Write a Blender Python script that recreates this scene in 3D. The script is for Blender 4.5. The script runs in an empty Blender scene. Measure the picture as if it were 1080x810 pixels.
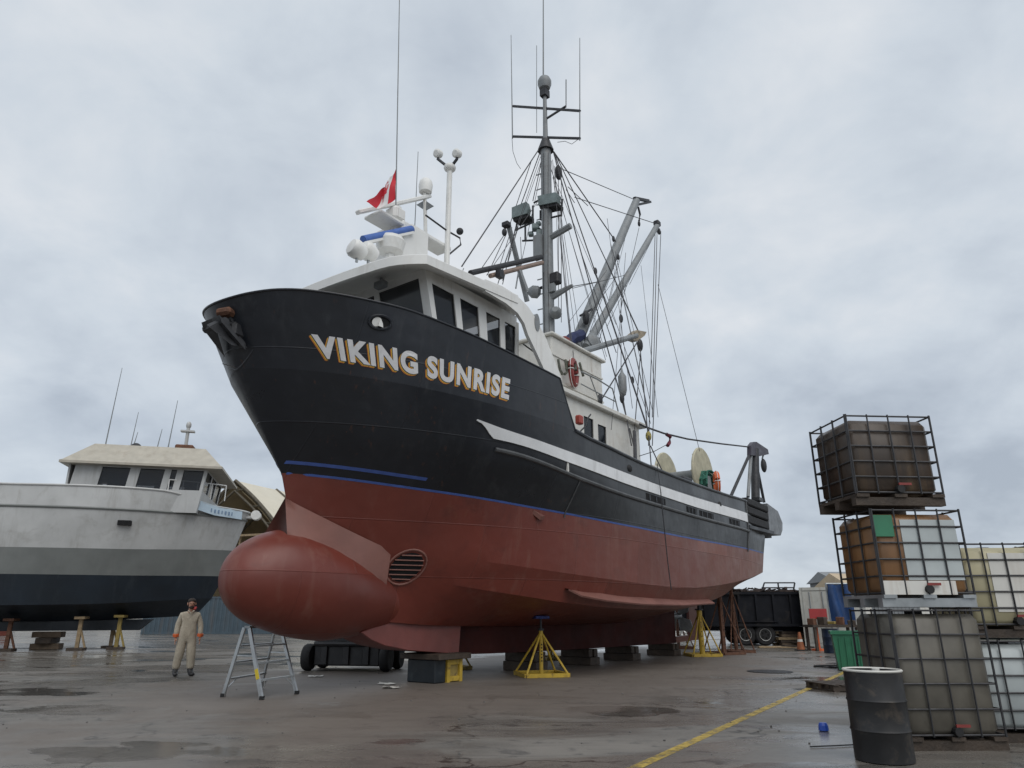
import bpy, bmesh, math, random
from mathutils import Vector, Matrix
from mathutils.bvhtree import BVHTree
random.seed(7)
R = math.radians
SC = bpy.context.scene
COL = SC.collection

# ------------------------------------------------------------------ camera
FPX, HOR, CAMH = 740.0, 646.0, 1.48            # focal length in photo pixels (1080 wide), horizon row, eye height
TH = math.atan((HOR - 405) / FPX)
cd = bpy.data.cameras.new('camera'); cam = bpy.data.objects.new('camera', cd); COL.objects.link(cam)
cd.sensor_width = 36; cd.lens = FPX / 1080 * 36; cd.clip_end = 6000; cd.clip_start = .05
cam.location = (0, 0, CAMH); cam.rotation_euler = (math.pi / 2 + TH, 0, 0)
SC.camera = cam

# ------------------------------------------------------------------ sky, sun, exposure
SUN_EL, SUN_AZ = R(52), R(155)
wd = bpy.data.worlds.new('World'); SC.world = wd; wd.use_nodes = True
nt = wd.node_tree; nt.nodes.clear(); N = nt.nodes.new; L = nt.links.new
out = N('ShaderNodeOutputWorld'); bg = N('ShaderNodeBackground'); bg.inputs['Strength'].default_value = .1
sky = N('ShaderNodeTexSky'); sky.sky_type = 'NISHITA'; sky.sun_disc = False
sky.sun_elevation = SUN_EL; sky.sun_rotation = SUN_AZ
tc = N('ShaderNodeTexCoord'); sp = N('ShaderNodeSeparateXYZ'); L(tc.outputs['Generated'], sp.inputs[0])
def mth(op, a, b=None, clamp=False):
    n = N('ShaderNodeMath'); n.operation = op; n.use_clamp = clamp
    for i, x in enumerate((a, b)):
        if x is None: continue
        if isinstance(x, (int, float)): n.inputs[i].default_value = x
        else: L(x, n.inputs[i])
    return n.outputs[0]
zz = mth('ADD', mth('MAXIMUM', sp.outputs[2], 0.0), .42)
cb = N('ShaderNodeCombineXYZ'); L(mth('DIVIDE', sp.outputs[0], zz), cb.inputs[0]); L(mth('DIVIDE', sp.outputs[1], zz), cb.inputs[1])
def noise(scale, detail, rough, dist=0, off=0):
    mp = N('ShaderNodeMapping'); mp.inputs['Location'].default_value = (off, off * .7, off * .3); L(cb.outputs[0], mp.inputs[0])
    n = N('ShaderNodeTexNoise'); n.inputs['Scale'].default_value = scale; n.inputs['Detail'].default_value = detail
    n.inputs['Roughness'].default_value = rough; n.inputs['Distortion'].default_value = dist; L(mp.outputs[0], n.inputs['Vector']); return n.outputs['Fac']
n1 = noise(1.5, 6, .52, .3, 3.1); n2 = noise(5.2, 7, .55, .25, 11.0)
mix = mth('ADD', mth('MULTIPLY', n1, .68), mth('MULTIPLY', n2, .32))
rp = N('ShaderNodeValToRGB'); L(mix, rp.inputs[0])
e = rp.color_ramp.elements
e[0].position = .35; e[0].color = (3.9, 4.4, 5.1, 1)
e[1].position = .65; e[1].color = (7.4, 7.65, 7.95, 1)
m1 = e.new(.44); m1.color = (4.95, 5.5, 6.2, 1)
m2 = e.new(.53); m2.color = (5.95, 6.5, 7.1, 1)
mx = N('ShaderNodeMix'); mx.data_type = 'RGBA'; mx.inputs['Factor'].default_value = .93
L(sky.outputs[0], mx.inputs[6]); L(rp.outputs[0], mx.inputs[7]); L(mx.outputs[2], bg.inputs[0]); L(bg.outputs[0], out.inputs[0])
sl = bpy.data.lights.new('sun', 'SUN'); sl.energy = 1.5; sl.angle = R(60); sl.color = (1, .96, .9)
so = bpy.data.objects.new('sun', sl); COL.objects.link(so)
sd = Vector((math.sin(SUN_AZ) * math.cos(SUN_EL), math.cos(SUN_AZ) * math.cos(SUN_EL), math.sin(SUN_EL)))
so.rotation_euler = sd.to_track_quat('Z', 'Y').to_euler()
vs = SC.view_settings; vs.view_transform = 'Standard'; vs.look = 'None'; vs.exposure = .12; vs.gamma = 1; vs.use_curve_mapping = False

# ------------------------------------------------------------------ helpers
def ray(px, py):
    a = (px - 540) / FPX; b = (405 - py) / FPX; c, s = math.cos(TH), math.sin(TH)
    return Vector((a, c - b * s, s + b * c))
CAMP = Vector((0, 0, CAMH))
def ground(px, py, z=0):
    r = ray(px, py); return CAMP + r * ((z - CAMH) / r.z)
def atY(px, py, Y):
    r = ray(px, py); return CAMP + r * (Y / r.y)
# boat frame: u metres aft of the waterline stem, v metres to port, z up; its ground point lies under the stem
BA = R(36.5)
AFT = Vector((math.sin(BA), math.cos(BA), 0)); PORT = Vector((math.cos(BA), -math.sin(BA), 0))
ORG = ground(452, 718) - AFT * 4.4
def loc(p): q = p - ORG; return (q.dot(AFT), q.dot(PORT), q.z)
def px(x, y, v=0.0):
    r = ray(x, y); t = (v - (CAMP - ORG).dot(PORT)) / r.dot(PORT); return loc(CAMP + r * t)
def pxu(x, y, u):
    r = ray(x, y); t = (u - (CAMP - ORG).dot(AFT)) / r.dot(AFT); return loc(CAMP + r * t)
def BW(u, v, z): return ORG + AFT * u + PORT * v + Vector((0, 0, z))
def B3(p): return Vector((-p[0], p[1], p[2]))          # boat-local coordinates of the empty: x forward, y port

MATS = {}
def M(name, col, rough=.55, metal=0, var=.12, scale=3., bump=0., streak=None, sfac=.5, sscale=3., dirt=None, dfac=.5, dscale=1.5, coat=0, spec=.5, fine=0., fade=None, alpha=1., plates=None, rust=0.):
    if name in MATS: return MATS[name]
    m = bpy.data.materials.new(name); m.use_nodes = True; t = m.node_tree; n = t.nodes; l = t.links.new
    b = n['Principled BSDF']; b.inputs['Roughness'].default_value = rough; b.inputs['Metallic'].default_value = metal
    b.inputs['Coat Weight'].default_value = coat; b.inputs['Specular IOR Level'].default_value = spec
    tcn = n.new('ShaderNodeTexCoord')
    def nz(sc, det=5, ro=.55, vec=None, dist=0):
        x = n.new('ShaderNodeTexNoise'); x.inputs['Scale'].default_value = sc; x.inputs['Detail'].default_value = det
        x.inputs['Roughness'].default_value = ro; x.inputs['Distortion'].default_value = dist
        l(vec or tcn.outputs['Object'], x.inputs['Vector']); return x.outputs['Fac']
    def mixc(f, a, c2):
        x = n.new('ShaderNodeMix'); x.data_type = 'RGBA'
        for s, val in ((0, f), (6, a), (7, c2)):
            if isinstance(val, (float, int)): x.inputs[s].default_value = val
            elif isinstance(val, tuple): x.inputs[s].default_value = (*val[:3], 1)
            else: l(val, x.inputs[s])
        return x.outputs[2]
    def rng(f, a, c2, lo=0., hi=1.):
        x = n.new('ShaderNodeMapRange'); x.inputs[1].default_value = a; x.inputs[2].default_value = c2
        x.inputs[3].default_value = lo; x.inputs[4].default_value = hi; l(f, x.inputs[0]); return x.outputs[0]
    c = mixc(rng(nz(scale), .3, .7), tuple(x * (1 - var) for x in col), tuple(min(1, x * (1 + var)) for x in col))
    if streak:
        mp = n.new('ShaderNodeMapping'); mp.inputs['Scale'].default_value = (1, 1, .09); l(tcn.outputs['Object'], mp.inputs[0])
        f = rng(nz(sscale, 6, .65, mp.outputs[0]), .52, .74, 0, sfac)
        g = n.new('ShaderNodeMath'); g.operation = 'MULTIPLY'; l(f, g.inputs[0]); l(rng(nz(.35, 3), .38, .62), g.inputs[1])
        c = mixc(g.outputs[0], c, streak)
    if rust:
        mp = n.new('ShaderNodeMapping'); mp.inputs['Scale'].default_value = (1, 1, .05); mp.inputs['Location'].default_value = (3, 1, 7); l(tcn.outputs['Object'], mp.inputs[0])
        g = n.new('ShaderNodeMath'); g.operation = 'MULTIPLY'; l(rng(nz(9, 5, .6, mp.outputs[0]), .6, .72, 0, rust), g.inputs[0]); l(rng(nz(.9, 4), .5, .64), g.inputs[1]); c = mixc(g.outputs[0], c, (.16, .065, .03))
    if dirt:
        c = mixc(rng(nz(dscale, 9, .68, None, .6), .54, .68, 0, dfac), c, dirt)
    if fade:                                            # chalky weathering, and sheen painted into NAVY, growing along one axis
        c0, c1, fc, ff = fade; sx_ = n.new('ShaderNodeSeparateXYZ'); l(tcn.outputs['Object'], sx_.inputs[0])
        g = n.new('ShaderNodeMath'); g.operation = 'MULTIPLY'; l(rng(sx_.outputs[0], c0, c1, 0, ff), g.inputs[0]); l(rng(nz(.8, 7, .62, None, .4), .3, .62, .35, 1), g.inputs[1]); c = mixc(g.outputs[0], c, fc)
    if alpha < 1: b.inputs['Alpha'].default_value = alpha
    if fine:
        c = mixc(rng(nz(scale * 22, 4), .35, .65, 0, fine), c, tuple(x * .45 for x in col))
    hgt = None
    if plates:                                          # welded plate seams in the fore-and-aft / vertical plane
        sx_ = n.new('ShaderNodeSeparateXYZ'); l(tcn.outputs['Object'], sx_.inputs[0]); cx = n.new('ShaderNodeCombineXYZ'); l(sx_.outputs[0], cx.inputs[0]); l(sx_.outputs[2], cx.inputs[1])
        bk = n.new('ShaderNodeTexBrick'); l(cx.outputs[0], bk.inputs['Vector']); bk.inputs['Scale'].default_value = 1; bk.inputs['Mortar Size'].default_value = .014; bk.inputs['Mortar Smooth'].default_value = .6
        bk.inputs['Brick Width'].default_value = plates[0]; bk.inputs['Row Height'].default_value = plates[1]; bk.inputs['Color1'].default_value = (.72, .72, .72, 1); bk.inputs['Color2'].default_value = (1.18, 1.18, 1.18, 1); bk.inputs['Mortar'].default_value = (.8, .8, .8, 1)
        mm = n.new('ShaderNodeMix'); mm.data_type = 'RGBA'; mm.blend_type = 'MULTIPLY'; mm.inputs[0].default_value = .5; l(c, mm.inputs[6]); l(bk.outputs['Color'], mm.inputs[7]); c = mm.outputs[2]; hgt = bk.outputs['Fac']
    l(c, b.inputs['Base Color'])
    l(rng(nz(scale * 1.7, 6), .3, .7, max(.02, rough - .1), min(1, rough + .1)), b.inputs['Roughness'])
    if bump:
        bp = n.new('ShaderNodeBump'); bp.inputs['Strength'].default_value = bump; bp.inputs['Distance'].default_value = .02
        l(nz(scale * 6, 6), bp.inputs['Height'])
        if hgt:
            b2_ = n.new('ShaderNodeBump'); b2_.inputs['Strength'].default_value = .5; b2_.inputs['Distance'].default_value = .012; l(hgt, b2_.inputs['Height']); l(bp.outputs[0], b2_.inputs['Normal'])
            b3_ = n.new('ShaderNodeBump'); b3_.inputs['Strength'].default_value = .5; b3_.inputs['Distance'].default_value = .05; l(nz(1.5, 2), b3_.inputs['Height']); l(b2_.outputs[0], b3_.inputs['Normal']); bp = b3_
        l(bp.outputs[0], b.inputs['Normal'])
    MATS[name] = m; return m

class MB:
    def __init__(s): s.v = []; s.f = []
    def add(s, vs_, fs):
        k = len(s.v); s.v += [tuple(x) for x in vs_]; s.f += [tuple(i + k for i in f) for f in fs]; return s
    def box(s, c, d, rz=0, mat=None):
        x, y, z = d[0] / 2, d[1] / 2, d[2] / 2
        q = [Vector((i, j, k)) for i in (-x, x) for j in (-y, y) for k in (-z, z)]
        m = mat or Matrix.Rotation(rz, 3, 'Z')
        return s.add([m @ p + Vector(c) for p in q], [(0, 1, 3, 2), (4, 6, 7, 5), (0, 4, 5, 1), (2, 3, 7, 6), (0, 2, 6, 4), (1, 5, 7, 3)])
    def bar(s, p, q, w, h=None):                       # rectangular bar between two points
        p, q = Vector(p), Vector(q); d = q - p; h = h or w
        m = d.to_track_quat('X', 'Z').to_matrix()
        return s.box((p + q) / 2, (d.length, w, h), mat=m)
    def tube(s, p, q, r, n=8, r2=None):
        p, q = Vector(p), Vector(q); m = (q - p).to_track_quat('Z', 'Y').to_matrix(); r2 = r if r2 is None else r2
        vs_ = []
        for c, rr in ((p, r), (q, r2)):
            for i in range(n):
                a = 2 * math.pi * i / n; vs_.append(c + m @ Vector((rr * math.cos(a), rr * math.sin(a), 0)))
        return s.add(vs_, [(i, (i + 1) % n, n + (i + 1) % n, n + i) for i in range(n)] + [tuple(range(n))[::-1], tuple(range(n, 2 * n))])
    def path(s, pts, r, n=6, closed=False):
        pts = [Vector(p) for p in pts]; vs_ = []; K = len(pts)
        for i, p in enumerate(pts):
            d = (pts[(i + 1) % K] - pts[i - 1]) if closed else (pts[min(i + 1, K - 1)] - pts[max(i - 1, 0)])
            m = d.to_track_quat('Z', 'Y').to_matrix()
            for j in range(n):
                a = 2 * math.pi * j / n; vs_.append(p + m @ Vector((r * math.cos(a), r * math.sin(a), 0)))
        fs = []
        for i in range(K if closed else K - 1):
            i2 = (i + 1) % K
            fs += [(i * n + j, i * n + (j + 1) % n, i2 * n + (j + 1) % n, i2 * n + j) for j in range(n)]
        if not closed: fs += [tuple(range(n))[::-1], tuple(range((K - 1) * n, K * n))]
        return s.add(vs_, fs)
    def lathe(s, prof, o=(0, 0, 0), ax=(0, 0, 1), n=16):
        m = Vector(ax).to_track_quat('Z', 'Y').to_matrix(); o = Vector(o); vs_ = []; K = len(prof)
        for r, h in prof:
            for j in range(n):
                a = 2 * math.pi * j / n; vs_.append(o + m @ Vector((r * math.cos(a), r * math.sin(a), h)))
        fs = [(i * n + j, i * n + (j + 1) % n, (i + 1) * n + (j + 1) % n, (i + 1) * n + j) for i in range(K - 1) for j in range(n)]
        return s.add(vs_, fs + [tuple(range(n))[::-1], tuple(range((K - 1) * n, K * n))])
    def ball(s, c, r, n=14, k=9):
        r = (r, r, r) if isinstance(r, (int, float)) else r
        p = [(math.sin(math.pi * i / k), -math.cos(math.pi * i / k)) for i in range(k + 1)]
        p[0] = (.02, -1); p[-1] = (.02, 1)
        t = MB().lathe(p, n=n); return s.add([Vector((a[0] * r[0], a[1] * r[1], a[2] * r[2])) + Vector(c) for a in t.v], t.f)
    def prism(s, pts, vec):
        pts = [Vector(p) for p in pts]; n = len(pts); vec = Vector(vec)
        return s.add(pts + [p + vec for p in pts], [tuple(range(n))[::-1], tuple(range(n, 2 * n))] + [(i, (i + 1) % n, n + (i + 1) % n, n + i) for i in range(n)])
    def sheet(s, rows):
        n = len(rows[0]); vs_ = [p for r in rows for p in r]
        return s.add(vs_, [(i * n + j, i * n + j + 1, (i + 1) * n + j + 1, (i + 1) * n + j) for i in range(len(rows) - 1) for j in range(n - 1)])
    def mesh(s, name, angle=35, smooth=True, bevel=0):
        me = bpy.data.meshes.new(name); me.from_pydata(s.v, [], s.f); me.update()
        b = bmesh.new(); b.from_mesh(me)
        bmesh.ops.remove_doubles(b, verts=b.verts, dist=1e-5)
        if bevel: bmesh.ops.bevel(b, geom=list(b.edges), offset=bevel, segments=1, affect='EDGES', clamp_overlap=True)
        bmesh.ops.recalc_face_normals(b, faces=b.faces); b.to_mesh(me); b.free()
        if smooth:
            for p in me.polygons: p.use_smooth = True
            me.set_sharp_from_angle(angle=R(angle))
        return me
    def build(s, name, mat, parent=None, label=None, cat=None, group=None, kind=None, **kw):
        o = bpy.data.objects.new(name, s.mesh(name, **kw)); o.data.materials.append(mat); COL.objects.link(o)
        if parent: o.parent = parent
        return tag(o, label, cat, group, kind)
def tag(o, label=None, cat=None, group=None, kind=None):
    for k, x in (('label', label), ('category', cat), ('group', group), ('kind', kind)):
        if x: o[k] = x
    return o
def empty(name, at, rz=0, label=None, cat=None, group=None):
    o = bpy.data.objects.new(name, None); COL.objects.link(o); o.location = at; o.rotation_euler = (0, 0, rz); o.empty_display_size = .2
    return tag(o, label, cat, group)
def copy_tree(o, parent=None):
    c = o.copy(); COL.objects.link(c)
    if parent: c.parent = parent
    for ch in list(o.children): copy_tree(ch, c)
    return c
def pl(tab, x):                                        # monotone-ish cubic through a table
    if x <= tab[0][0]: return tab[0][1]
    if x >= tab[-1][0]: return tab[-1][1]
    for i in range(len(tab) - 1):
        if x <= tab[i + 1][0]: break
    def sl_(j):
        if j == 0 or j == len(tab) - 1: k = min(j, len(tab) - 2); return (tab[k + 1][1] - tab[k][1]) / (tab[k + 1][0] - tab[k][0])
        return (tab[j + 1][1] - tab[j - 1][1]) / (tab[j + 1][0] - tab[j - 1][0])
    h = tab[i + 1][0] - tab[i][0]; t = (x - tab[i][0]) / h; a, b = tab[i][1], tab[i + 1][1]
    return a * (2 * t**3 - 3 * t**2 + 1) + b * (3 * t**2 - 2 * t**3) + h * (sl_(i) * (t**3 - 2 * t**2 + t) + sl_(i + 1) * (t**3 - t**2))
def se(u, u0, u1, b, p, q):
    if u <= u0: return 0.
    if u >= u1: return b
    return b * (1 - ((u1 - u) / (u1 - u0))**p)**(1 / q)
# ------------------------------------------------------------------ materials
WHITE = M('white_paint', (.7, .7, .68), .42, rust=.5, var=.06, scale=1.2, streak=(.33, .27, .2), sfac=.35, sscale=5, dirt=(.4, .38, .34), dfac=.25)
WHITE2 = M('house_white_paint', (.62, .61, .57), .5, rust=.8, var=.08, scale=1.5, streak=(.3, .2, .12), sfac=.6, sscale=6, dirt=(.33, .28, .22), dfac=.4)
NAVY = M('navy_black_hull_paint', (.013, .0155, .021), .36, rust=.4, var=.22, scale=.5, streak=(.075, .08, .085), sfac=.45, sscale=3.2, dirt=(.03, .033, .04), dfac=.5, dscale=.55, bump=.05, spec=.45, fade=(-3, -9, (.05, .054, .057), .8), plates=(2.6, 1.25))
FADED = M('faded_black_hull_paint', (.026, .029, .034), .5, var=.3, scale=.7, streak=(.12, .125, .125), sfac=.7, sscale=4, dirt=(.07, .07, .07), dfac=.5, dscale=1.1, bump=.06)
RED = M('red_antifouling', (.15, .032, .021), .42, rust=.25, plates=(2.6, 1.1), fade=(-5, -15, (.22, .11, .078), .6), var=.12, scale=.6, streak=(.24, .13, .1), sfac=.5, sscale=3.5, dirt=(.085, .022, .017), dfac=.6, dscale=.8, bump=.08)
REDB = RED
PINK = M('skylit_antifouling', (.2, .088, .07), .55, var=.14, scale=1.4, dirt=(.13, .045, .035), dfac=.5, dscale=1.2, bump=.05)  # antifouling lightened to paint in sky light on the up-facing plates
KEELM = M('shaded_keel_antifouling', (.05, .012, .01), .75, spec=.2, var=.25, scale=1.2, dirt=(.02, .01, .01), dfac=.5)  # antifouling darkened to paint in the deep shade under the hull
BLUE = M('blue_stripe_paint', (.05, .095, .3), .45, var=.15, scale=5)
GREYP = M('grey_mast_paint', (.205, .22, .228), .5, var=.15, scale=2.5, streak=(.1, .07, .05), sfac=.5, sscale=6, dirt=(.13, .11, .1), dfac=.5, dscale=2.5)
STEEL = M('galvanised_steel', (.32, .34, .35), .45, .6, var=.2, scale=5)
DARK = M('dark_rigging_steel', (.035, .036, .04), .55, .3, var=.3, scale=6)
ROPE = M('dark_wire_rope', (.05, .05, .055), .7, var=.3, scale=9)
RUST = M('rusty_steel', (.13, .06, .035), .8, .1, var=.4, scale=7, dirt=(.05, .03, .025), dfac=.8, dscale=6, bump=.3)
GLASS = M('dark_window_glass', (.012, .017, .026), .06, var=.3, scale=.8, spec=.5, alpha=.5)
BLACK = M('black_rubber', (.012, .012, .013), .75, var=.3, scale=6, bump=.2)
VOID = M('unlit_opening', (.004, .004, .005), .9, var=.1)
ORANGE = M('orange_plastic', (.62, .12, .03), .5, var=.15, scale=6)
BUOYRED = M('faded_red_lifebuoy', (.22, .035, .03), .55, var=.2, scale=8)
GREEN = M('green_net_twine', (.03, .13, .095), .9, var=.5, scale=30, bump=.5)
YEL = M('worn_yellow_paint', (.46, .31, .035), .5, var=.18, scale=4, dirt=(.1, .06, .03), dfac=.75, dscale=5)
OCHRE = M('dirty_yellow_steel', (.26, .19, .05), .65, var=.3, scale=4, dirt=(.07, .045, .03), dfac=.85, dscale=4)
WOOD = M('weathered_timber', (.13, .095, .065), .85, var=.35, scale=5, bump=.4)
DWOOD = M('wet_dark_timber', (.05, .036, .026), .7, var=.4, scale=5, bump=.4)
ALU = M('aluminium', (.5, .52, .53), .38, .85, var=.12, scale=6)
CYAN = M('blue_canvas_cover', (.06, .13, .38), .7, var=.15, scale=6, bump=.2)
DRUMW = M('yellowed_drum_flange', (.44, .41, .3), .6, var=.2, scale=3, dirt=(.2, .17, .1), dfac=.5)

# ------------------------------------------------------------------ ground
def asphalt():
    m = bpy.data.materials.new('wet_asphalt'); m.use_nodes = True; t = m.node_tree; n = t.nodes; l = t.links.new
    b = n['Principled BSDF']; tcn = n.new('ShaderNodeTexCoord')
    def nz(sc, det=6, ro=.55, scl=(1, 1, 1), dist=0, off=0):
        mp = n.new('ShaderNodeMapping'); mp.inputs['Scale'].default_value = scl; mp.inputs['Location'].default_value = (off, off, 0); l(tcn.outputs['Object'], mp.inputs[0])
        x = n.new('ShaderNodeTexNoise'); x.inputs['Scale'].default_value = sc; x.inputs['Detail'].default_value = det
        x.inputs['Roughness'].default_value = ro; x.inputs['Distortion'].default_value = dist; l(mp.outputs[0], x.inputs['Vector']); return x.outputs['Fac']
    def rng(f, a, c, lo=0., hi=1.):
        x = n.new('ShaderNodeMapRange'); x.inputs[1].default_value = a; x.inputs[2].default_value = c; x.inputs[3].default_value = lo; x.inputs[4].default_value = hi; l(f, x.inputs[0]); return x.outputs[0]
    def mixc(f, a, c):
        x = n.new('ShaderNodeMix'); x.data_type = 'RGBA'
        for s, val in ((0, f), (6, a), (7, c)):
            if isinstance(val, (float, int)): x.inputs[s].default_value = val
            elif isinstance(val, tuple): x.inputs[s].default_value = (*val, 1)
            else: l(val, x.inputs[s])
        return x.outputs[2]
    def mul(a, c):
        x = n.new('ShaderNodeMath'); x.operation = 'MULTIPLY'; l(a, x.inputs[0])
        if isinstance(c, float): x.inputs[1].default_value = c
        else: l(c, x.inputs[1])
        return x.outputs[0]
    big = nz(.11, 4, .5, (1, 1.6, 1), .5, 4.); mid = nz(.5, 7, .6, (1, 1.8, 1), .6); fine = nz(38, 5, .7); blot = nz(2.2, 8, .7, (1, 1.3, 1), .4, 9.)
    c = mixc(rng(mid, .3, .7), (.1, .09, .078), (.2, .182, .16))
    c = mixc(rng(big, .45, .62, 0, .55), c, (.14, .118, .1))            # brown sanding dust
    c = mixc(rng(blot, .55, .62, 0, .7), c, (.045, .042, .04))             # oil and damp spots
    trk = nz(.9, 6, .6, (.35, 3.2, 1), .3, 31.); c = mixc(rng(trk, .5, .66, 0, .5), c, (.075, .068, .062))
    c = mixc(rng(fine, .42, .7, 0, .5), c, (.21, .205, .195))              # stone chips
    vo = n.new('ShaderNodeTexVoronoi'); vo.feature = 'DISTANCE_TO_EDGE'; vo.inputs['Scale'].default_value = .23
    wv = n.new('ShaderNodeMix'); wv.data_type = 'VECTOR'; wv.inputs[0].default_value = .12; nn_ = n.new('ShaderNodeTexNoise'); nn_.inputs['Scale'].default_value = 1.3; nn_.inputs['Detail'].default_value = 6; l(tcn.outputs['Object'], nn_.inputs['Vector']); sc_ = n.new('ShaderNodeVectorMath'); sc_.operation = 'SCALE'; sc_.inputs['Scale'].default_value = 12.; l(nn_.outputs['Color'], sc_.inputs[0]); l(tcn.outputs['Object'], wv.inputs[4]); l(sc_.outputs[0], wv.inputs[5]); l(wv.outputs[1], vo.inputs['Vector'])
    crack = mul(rng(vo.outputs['Distance'], .0, .011, 1., 0.), rng(mid, .42, .52, 0., 1.)); c = mixc(mul(crack, .85), c, (.02, .019, .018))
    pud = rng(nz(.3, 5, .5, (1, 1.9, 1), .35, 41.), .585, .6); c = mixc(mul(pud, .35), c, (.04, .037, .034))
    sv = n.new('ShaderNodeMapping'); sv.vector_type = 'TEXTURE'; sv.inputs['Location'].default_value = tuple(BW(8.5, .3, 0)); sv.inputs['Rotation'].default_value = (0, 0, math.atan2(AFT.y, AFT.x)); sv.inputs['Scale'].default_value = (13., 5.6, 1); l(tcn.outputs['Object'], sv.inputs[0])
    ln = n.new('ShaderNodeVectorMath'); ln.operation = 'LENGTH'; l(sv.outputs[0], ln.inputs[0])
    ad = n.new('ShaderNodeMath'); ad.operation = 'ADD'; l(ln.outputs['Value'], ad.inputs[0]); l(rng(nz(.45, 6, .6, (1, 1, 1), .5, 2.), .25, .75, -.35, .35), ad.inputs[1])
    dry = rng(ad.outputs[0], .85, 1.12, 1., 0.)                               # ground kept dry and dusty under the hull
    c = mixc(mul(dry, .6), c, (.125, .1, .082))
    l(c, b.inputs['Base Color'])
    wet = rng(nz(.22, 6, .55, (1, 2.2, 1), .8, 17.), .37, .47)             # wet film
    iv = n.new('ShaderNodeMath'); iv.operation = 'SUBTRACT'; iv.inputs[0].default_value = 1.; l(mul(dry, .85), iv.inputs[1]); wet = mul(wet, iv.outputs[0])
    pud = mul(pud, iv.outputs[0])
    rr_ = n.new('ShaderNodeMix'); rr_.data_type = 'FLOAT'; l(pud, rr_.inputs[0]); l(rng(mul(wet, rng(mid, .2, .6, .55, 1.)), 0, 1, .62, .2), rr_.inputs[2]); rr_.inputs[3].default_value = .04; l(rr_.outputs[0], b.inputs['Roughness'])
    bp = n.new('ShaderNodeBump'); bp.inputs['Distance'].default_value = .01; l(fine, bp.inputs['Height']); l(rng(wet, 0, 1, .55, .1), bp.inputs['Strength']); l(bp.outputs[0], b.inputs['Normal'])
    return m
ASPH = asphalt()
g = MB(); G0 = 900
xs = [-G0, -200, -60, -20, 0, 20, 60, 200, G0]
g.sheet([[(x, y, 0) for x in xs] for y in (-60, 0, 20, 40, 80, 200, 1800)])
g.build('ground', ASPH, kind='structure', smooth=False)
def wornpaint():
    m = M('worn_yellow_road_paint', (.46, .33, .07), .6, var=.2, scale=8)
    t = m.node_tree; n = t.nodes; l = t.links.new
    out_ = n['Material Output']; b = n['Principled BSDF']; tr = n.new('ShaderNodeBsdfTransparent'); ms = n.new('ShaderNodeMixShader')
    tcn = n.new('ShaderNodeTexCoord'); x = n.new('ShaderNodeTexNoise'); x.inputs['Scale'].default_value = 5; x.inputs['Detail'].default_value = 9; x.inputs['Roughness'].default_value = .75
    mr = n.new('ShaderNodeMapRange'); mr.inputs[1].default_value = .36; mr.inputs[2].default_value = .55; mr.inputs[4].default_value = .9; l(tcn.outputs['Object'], x.inputs['Vector']); l(x.outputs['Fac'], mr.inputs[0])
    l(mr.outputs[0], ms.inputs[0]); l(tr.outputs[0], ms.inputs[1]); l(b.outputs[0], ms.inputs[2]); l(ms.outputs[0], out_.inputs[0]); return m
a_, b_ = ground(893, 708), ground(670, 810); d_ = (b_ - a_).normalized(); s_ = Vector((-d_.y, d_.x, 0)) * .065
b_ = b_ + d_ * 3
o = MB().add([p + Vector((0, 0, .004)) for p in (a_ + s_, b_ + s_, b_ - s_, a_ - s_)], [(0, 1, 2, 3)]).build('road_marking', wornpaint(), kind='structure', smooth=False)

# ------------------------------------------------------------------ the fishing boat
boat = empty('fishing_boat', ORG, math.atan2(-AFT.y, -AFT.x), 'big black and red steel fishing boat propped up on stands, name on the bow', 'fishing boat')
BI = Matrix.Translation(ORG) @ Matrix.Rotation(math.atan2(-AFT.y, -AFT.x), 4, 'Z')
BINV = BI.inverted()
def wlv(u, us=-.05): return se(u, us, 10, 3.2, 1.9, 1.25) if u < 15 else pl([(15, 3.2), (17.9, 3.1), (21.6, 2.55)], u)
AFTV = [(15, 3.3), (17.9, 3.2), (21.7, 2.65)]
ZT = dict(
    fo=[(-1.92, 7.08), (-1.7, 7.16), (-1.4, 7.23), (-1.0, 7.26), (0, 7.25), (.76, 7.23), (1.5, 7.15), (2.3, 7.07), (3.1, 6.98), (4, 6.89), (5.1, 6.81)],
    kn=[(-1.3, 5.9), (2, 5.76), (5.7, 5.64), (6.3, 5.57), (7.2, 5.53), (8.3, 5.46), (9.4, 5.41), (12, 5.36), (15, 5.36), (17.8, 5.44), (21.7, 5.62)],
    db=[(-.6, 4.9), (3, 4.72), (4, 4.67), (5.9, 4.5), (10.4, 4.35), (17.3, 4.32), (21.7, 4.42)],
    W=[(-.05, 4.1), (1, 4.03), (2, 3.96), (3.5, 3.88), (5, 3.79), (6.8, 3.71), (8.4, 3.66), (12, 3.64), (17.7, 3.7), (21.7, 3.8)],
    c1=[(.3, 3.0), (1.5, 2.8), (2.7, 2.66), (4.26, 2.53), (6.2, 2.37), (8.4, 2.25), (11.8, 2.17), (14.9, 2.34), (18, 2.65), (21.5, 3.05)],
    c2=[(.55, 2.5), (2.7, 2.2), (4, 2.0), (5.3, 1.84), (6.6, 1.7), (9, 1.58), (13, 1.62), (16, 2.0), (18, 2.45), (21.5, 2.9)],
    gb=[(.8, 1.9), (2.0, 1.4), (3, 1.26), (5, 1.18), (10, 1.15), (14, 1.22), (16, 1.6), (17.5, 1.95), (19, 2.4), (21.5, 2.82)])
def vfo(u): return se(u, -1.92, 6.5, 3.3, 2.3, 1.95)
def vkn(u): return se(u, -1.3, 6.5, 3.3, 2.1, 1.6) if u < 15 else pl(AFTV, u)
def vdb(u): return se(u, -.6, 7.5, 3.29, 2.0, 1.38) if u < 15 else pl(AFTV, u) - .01
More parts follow.
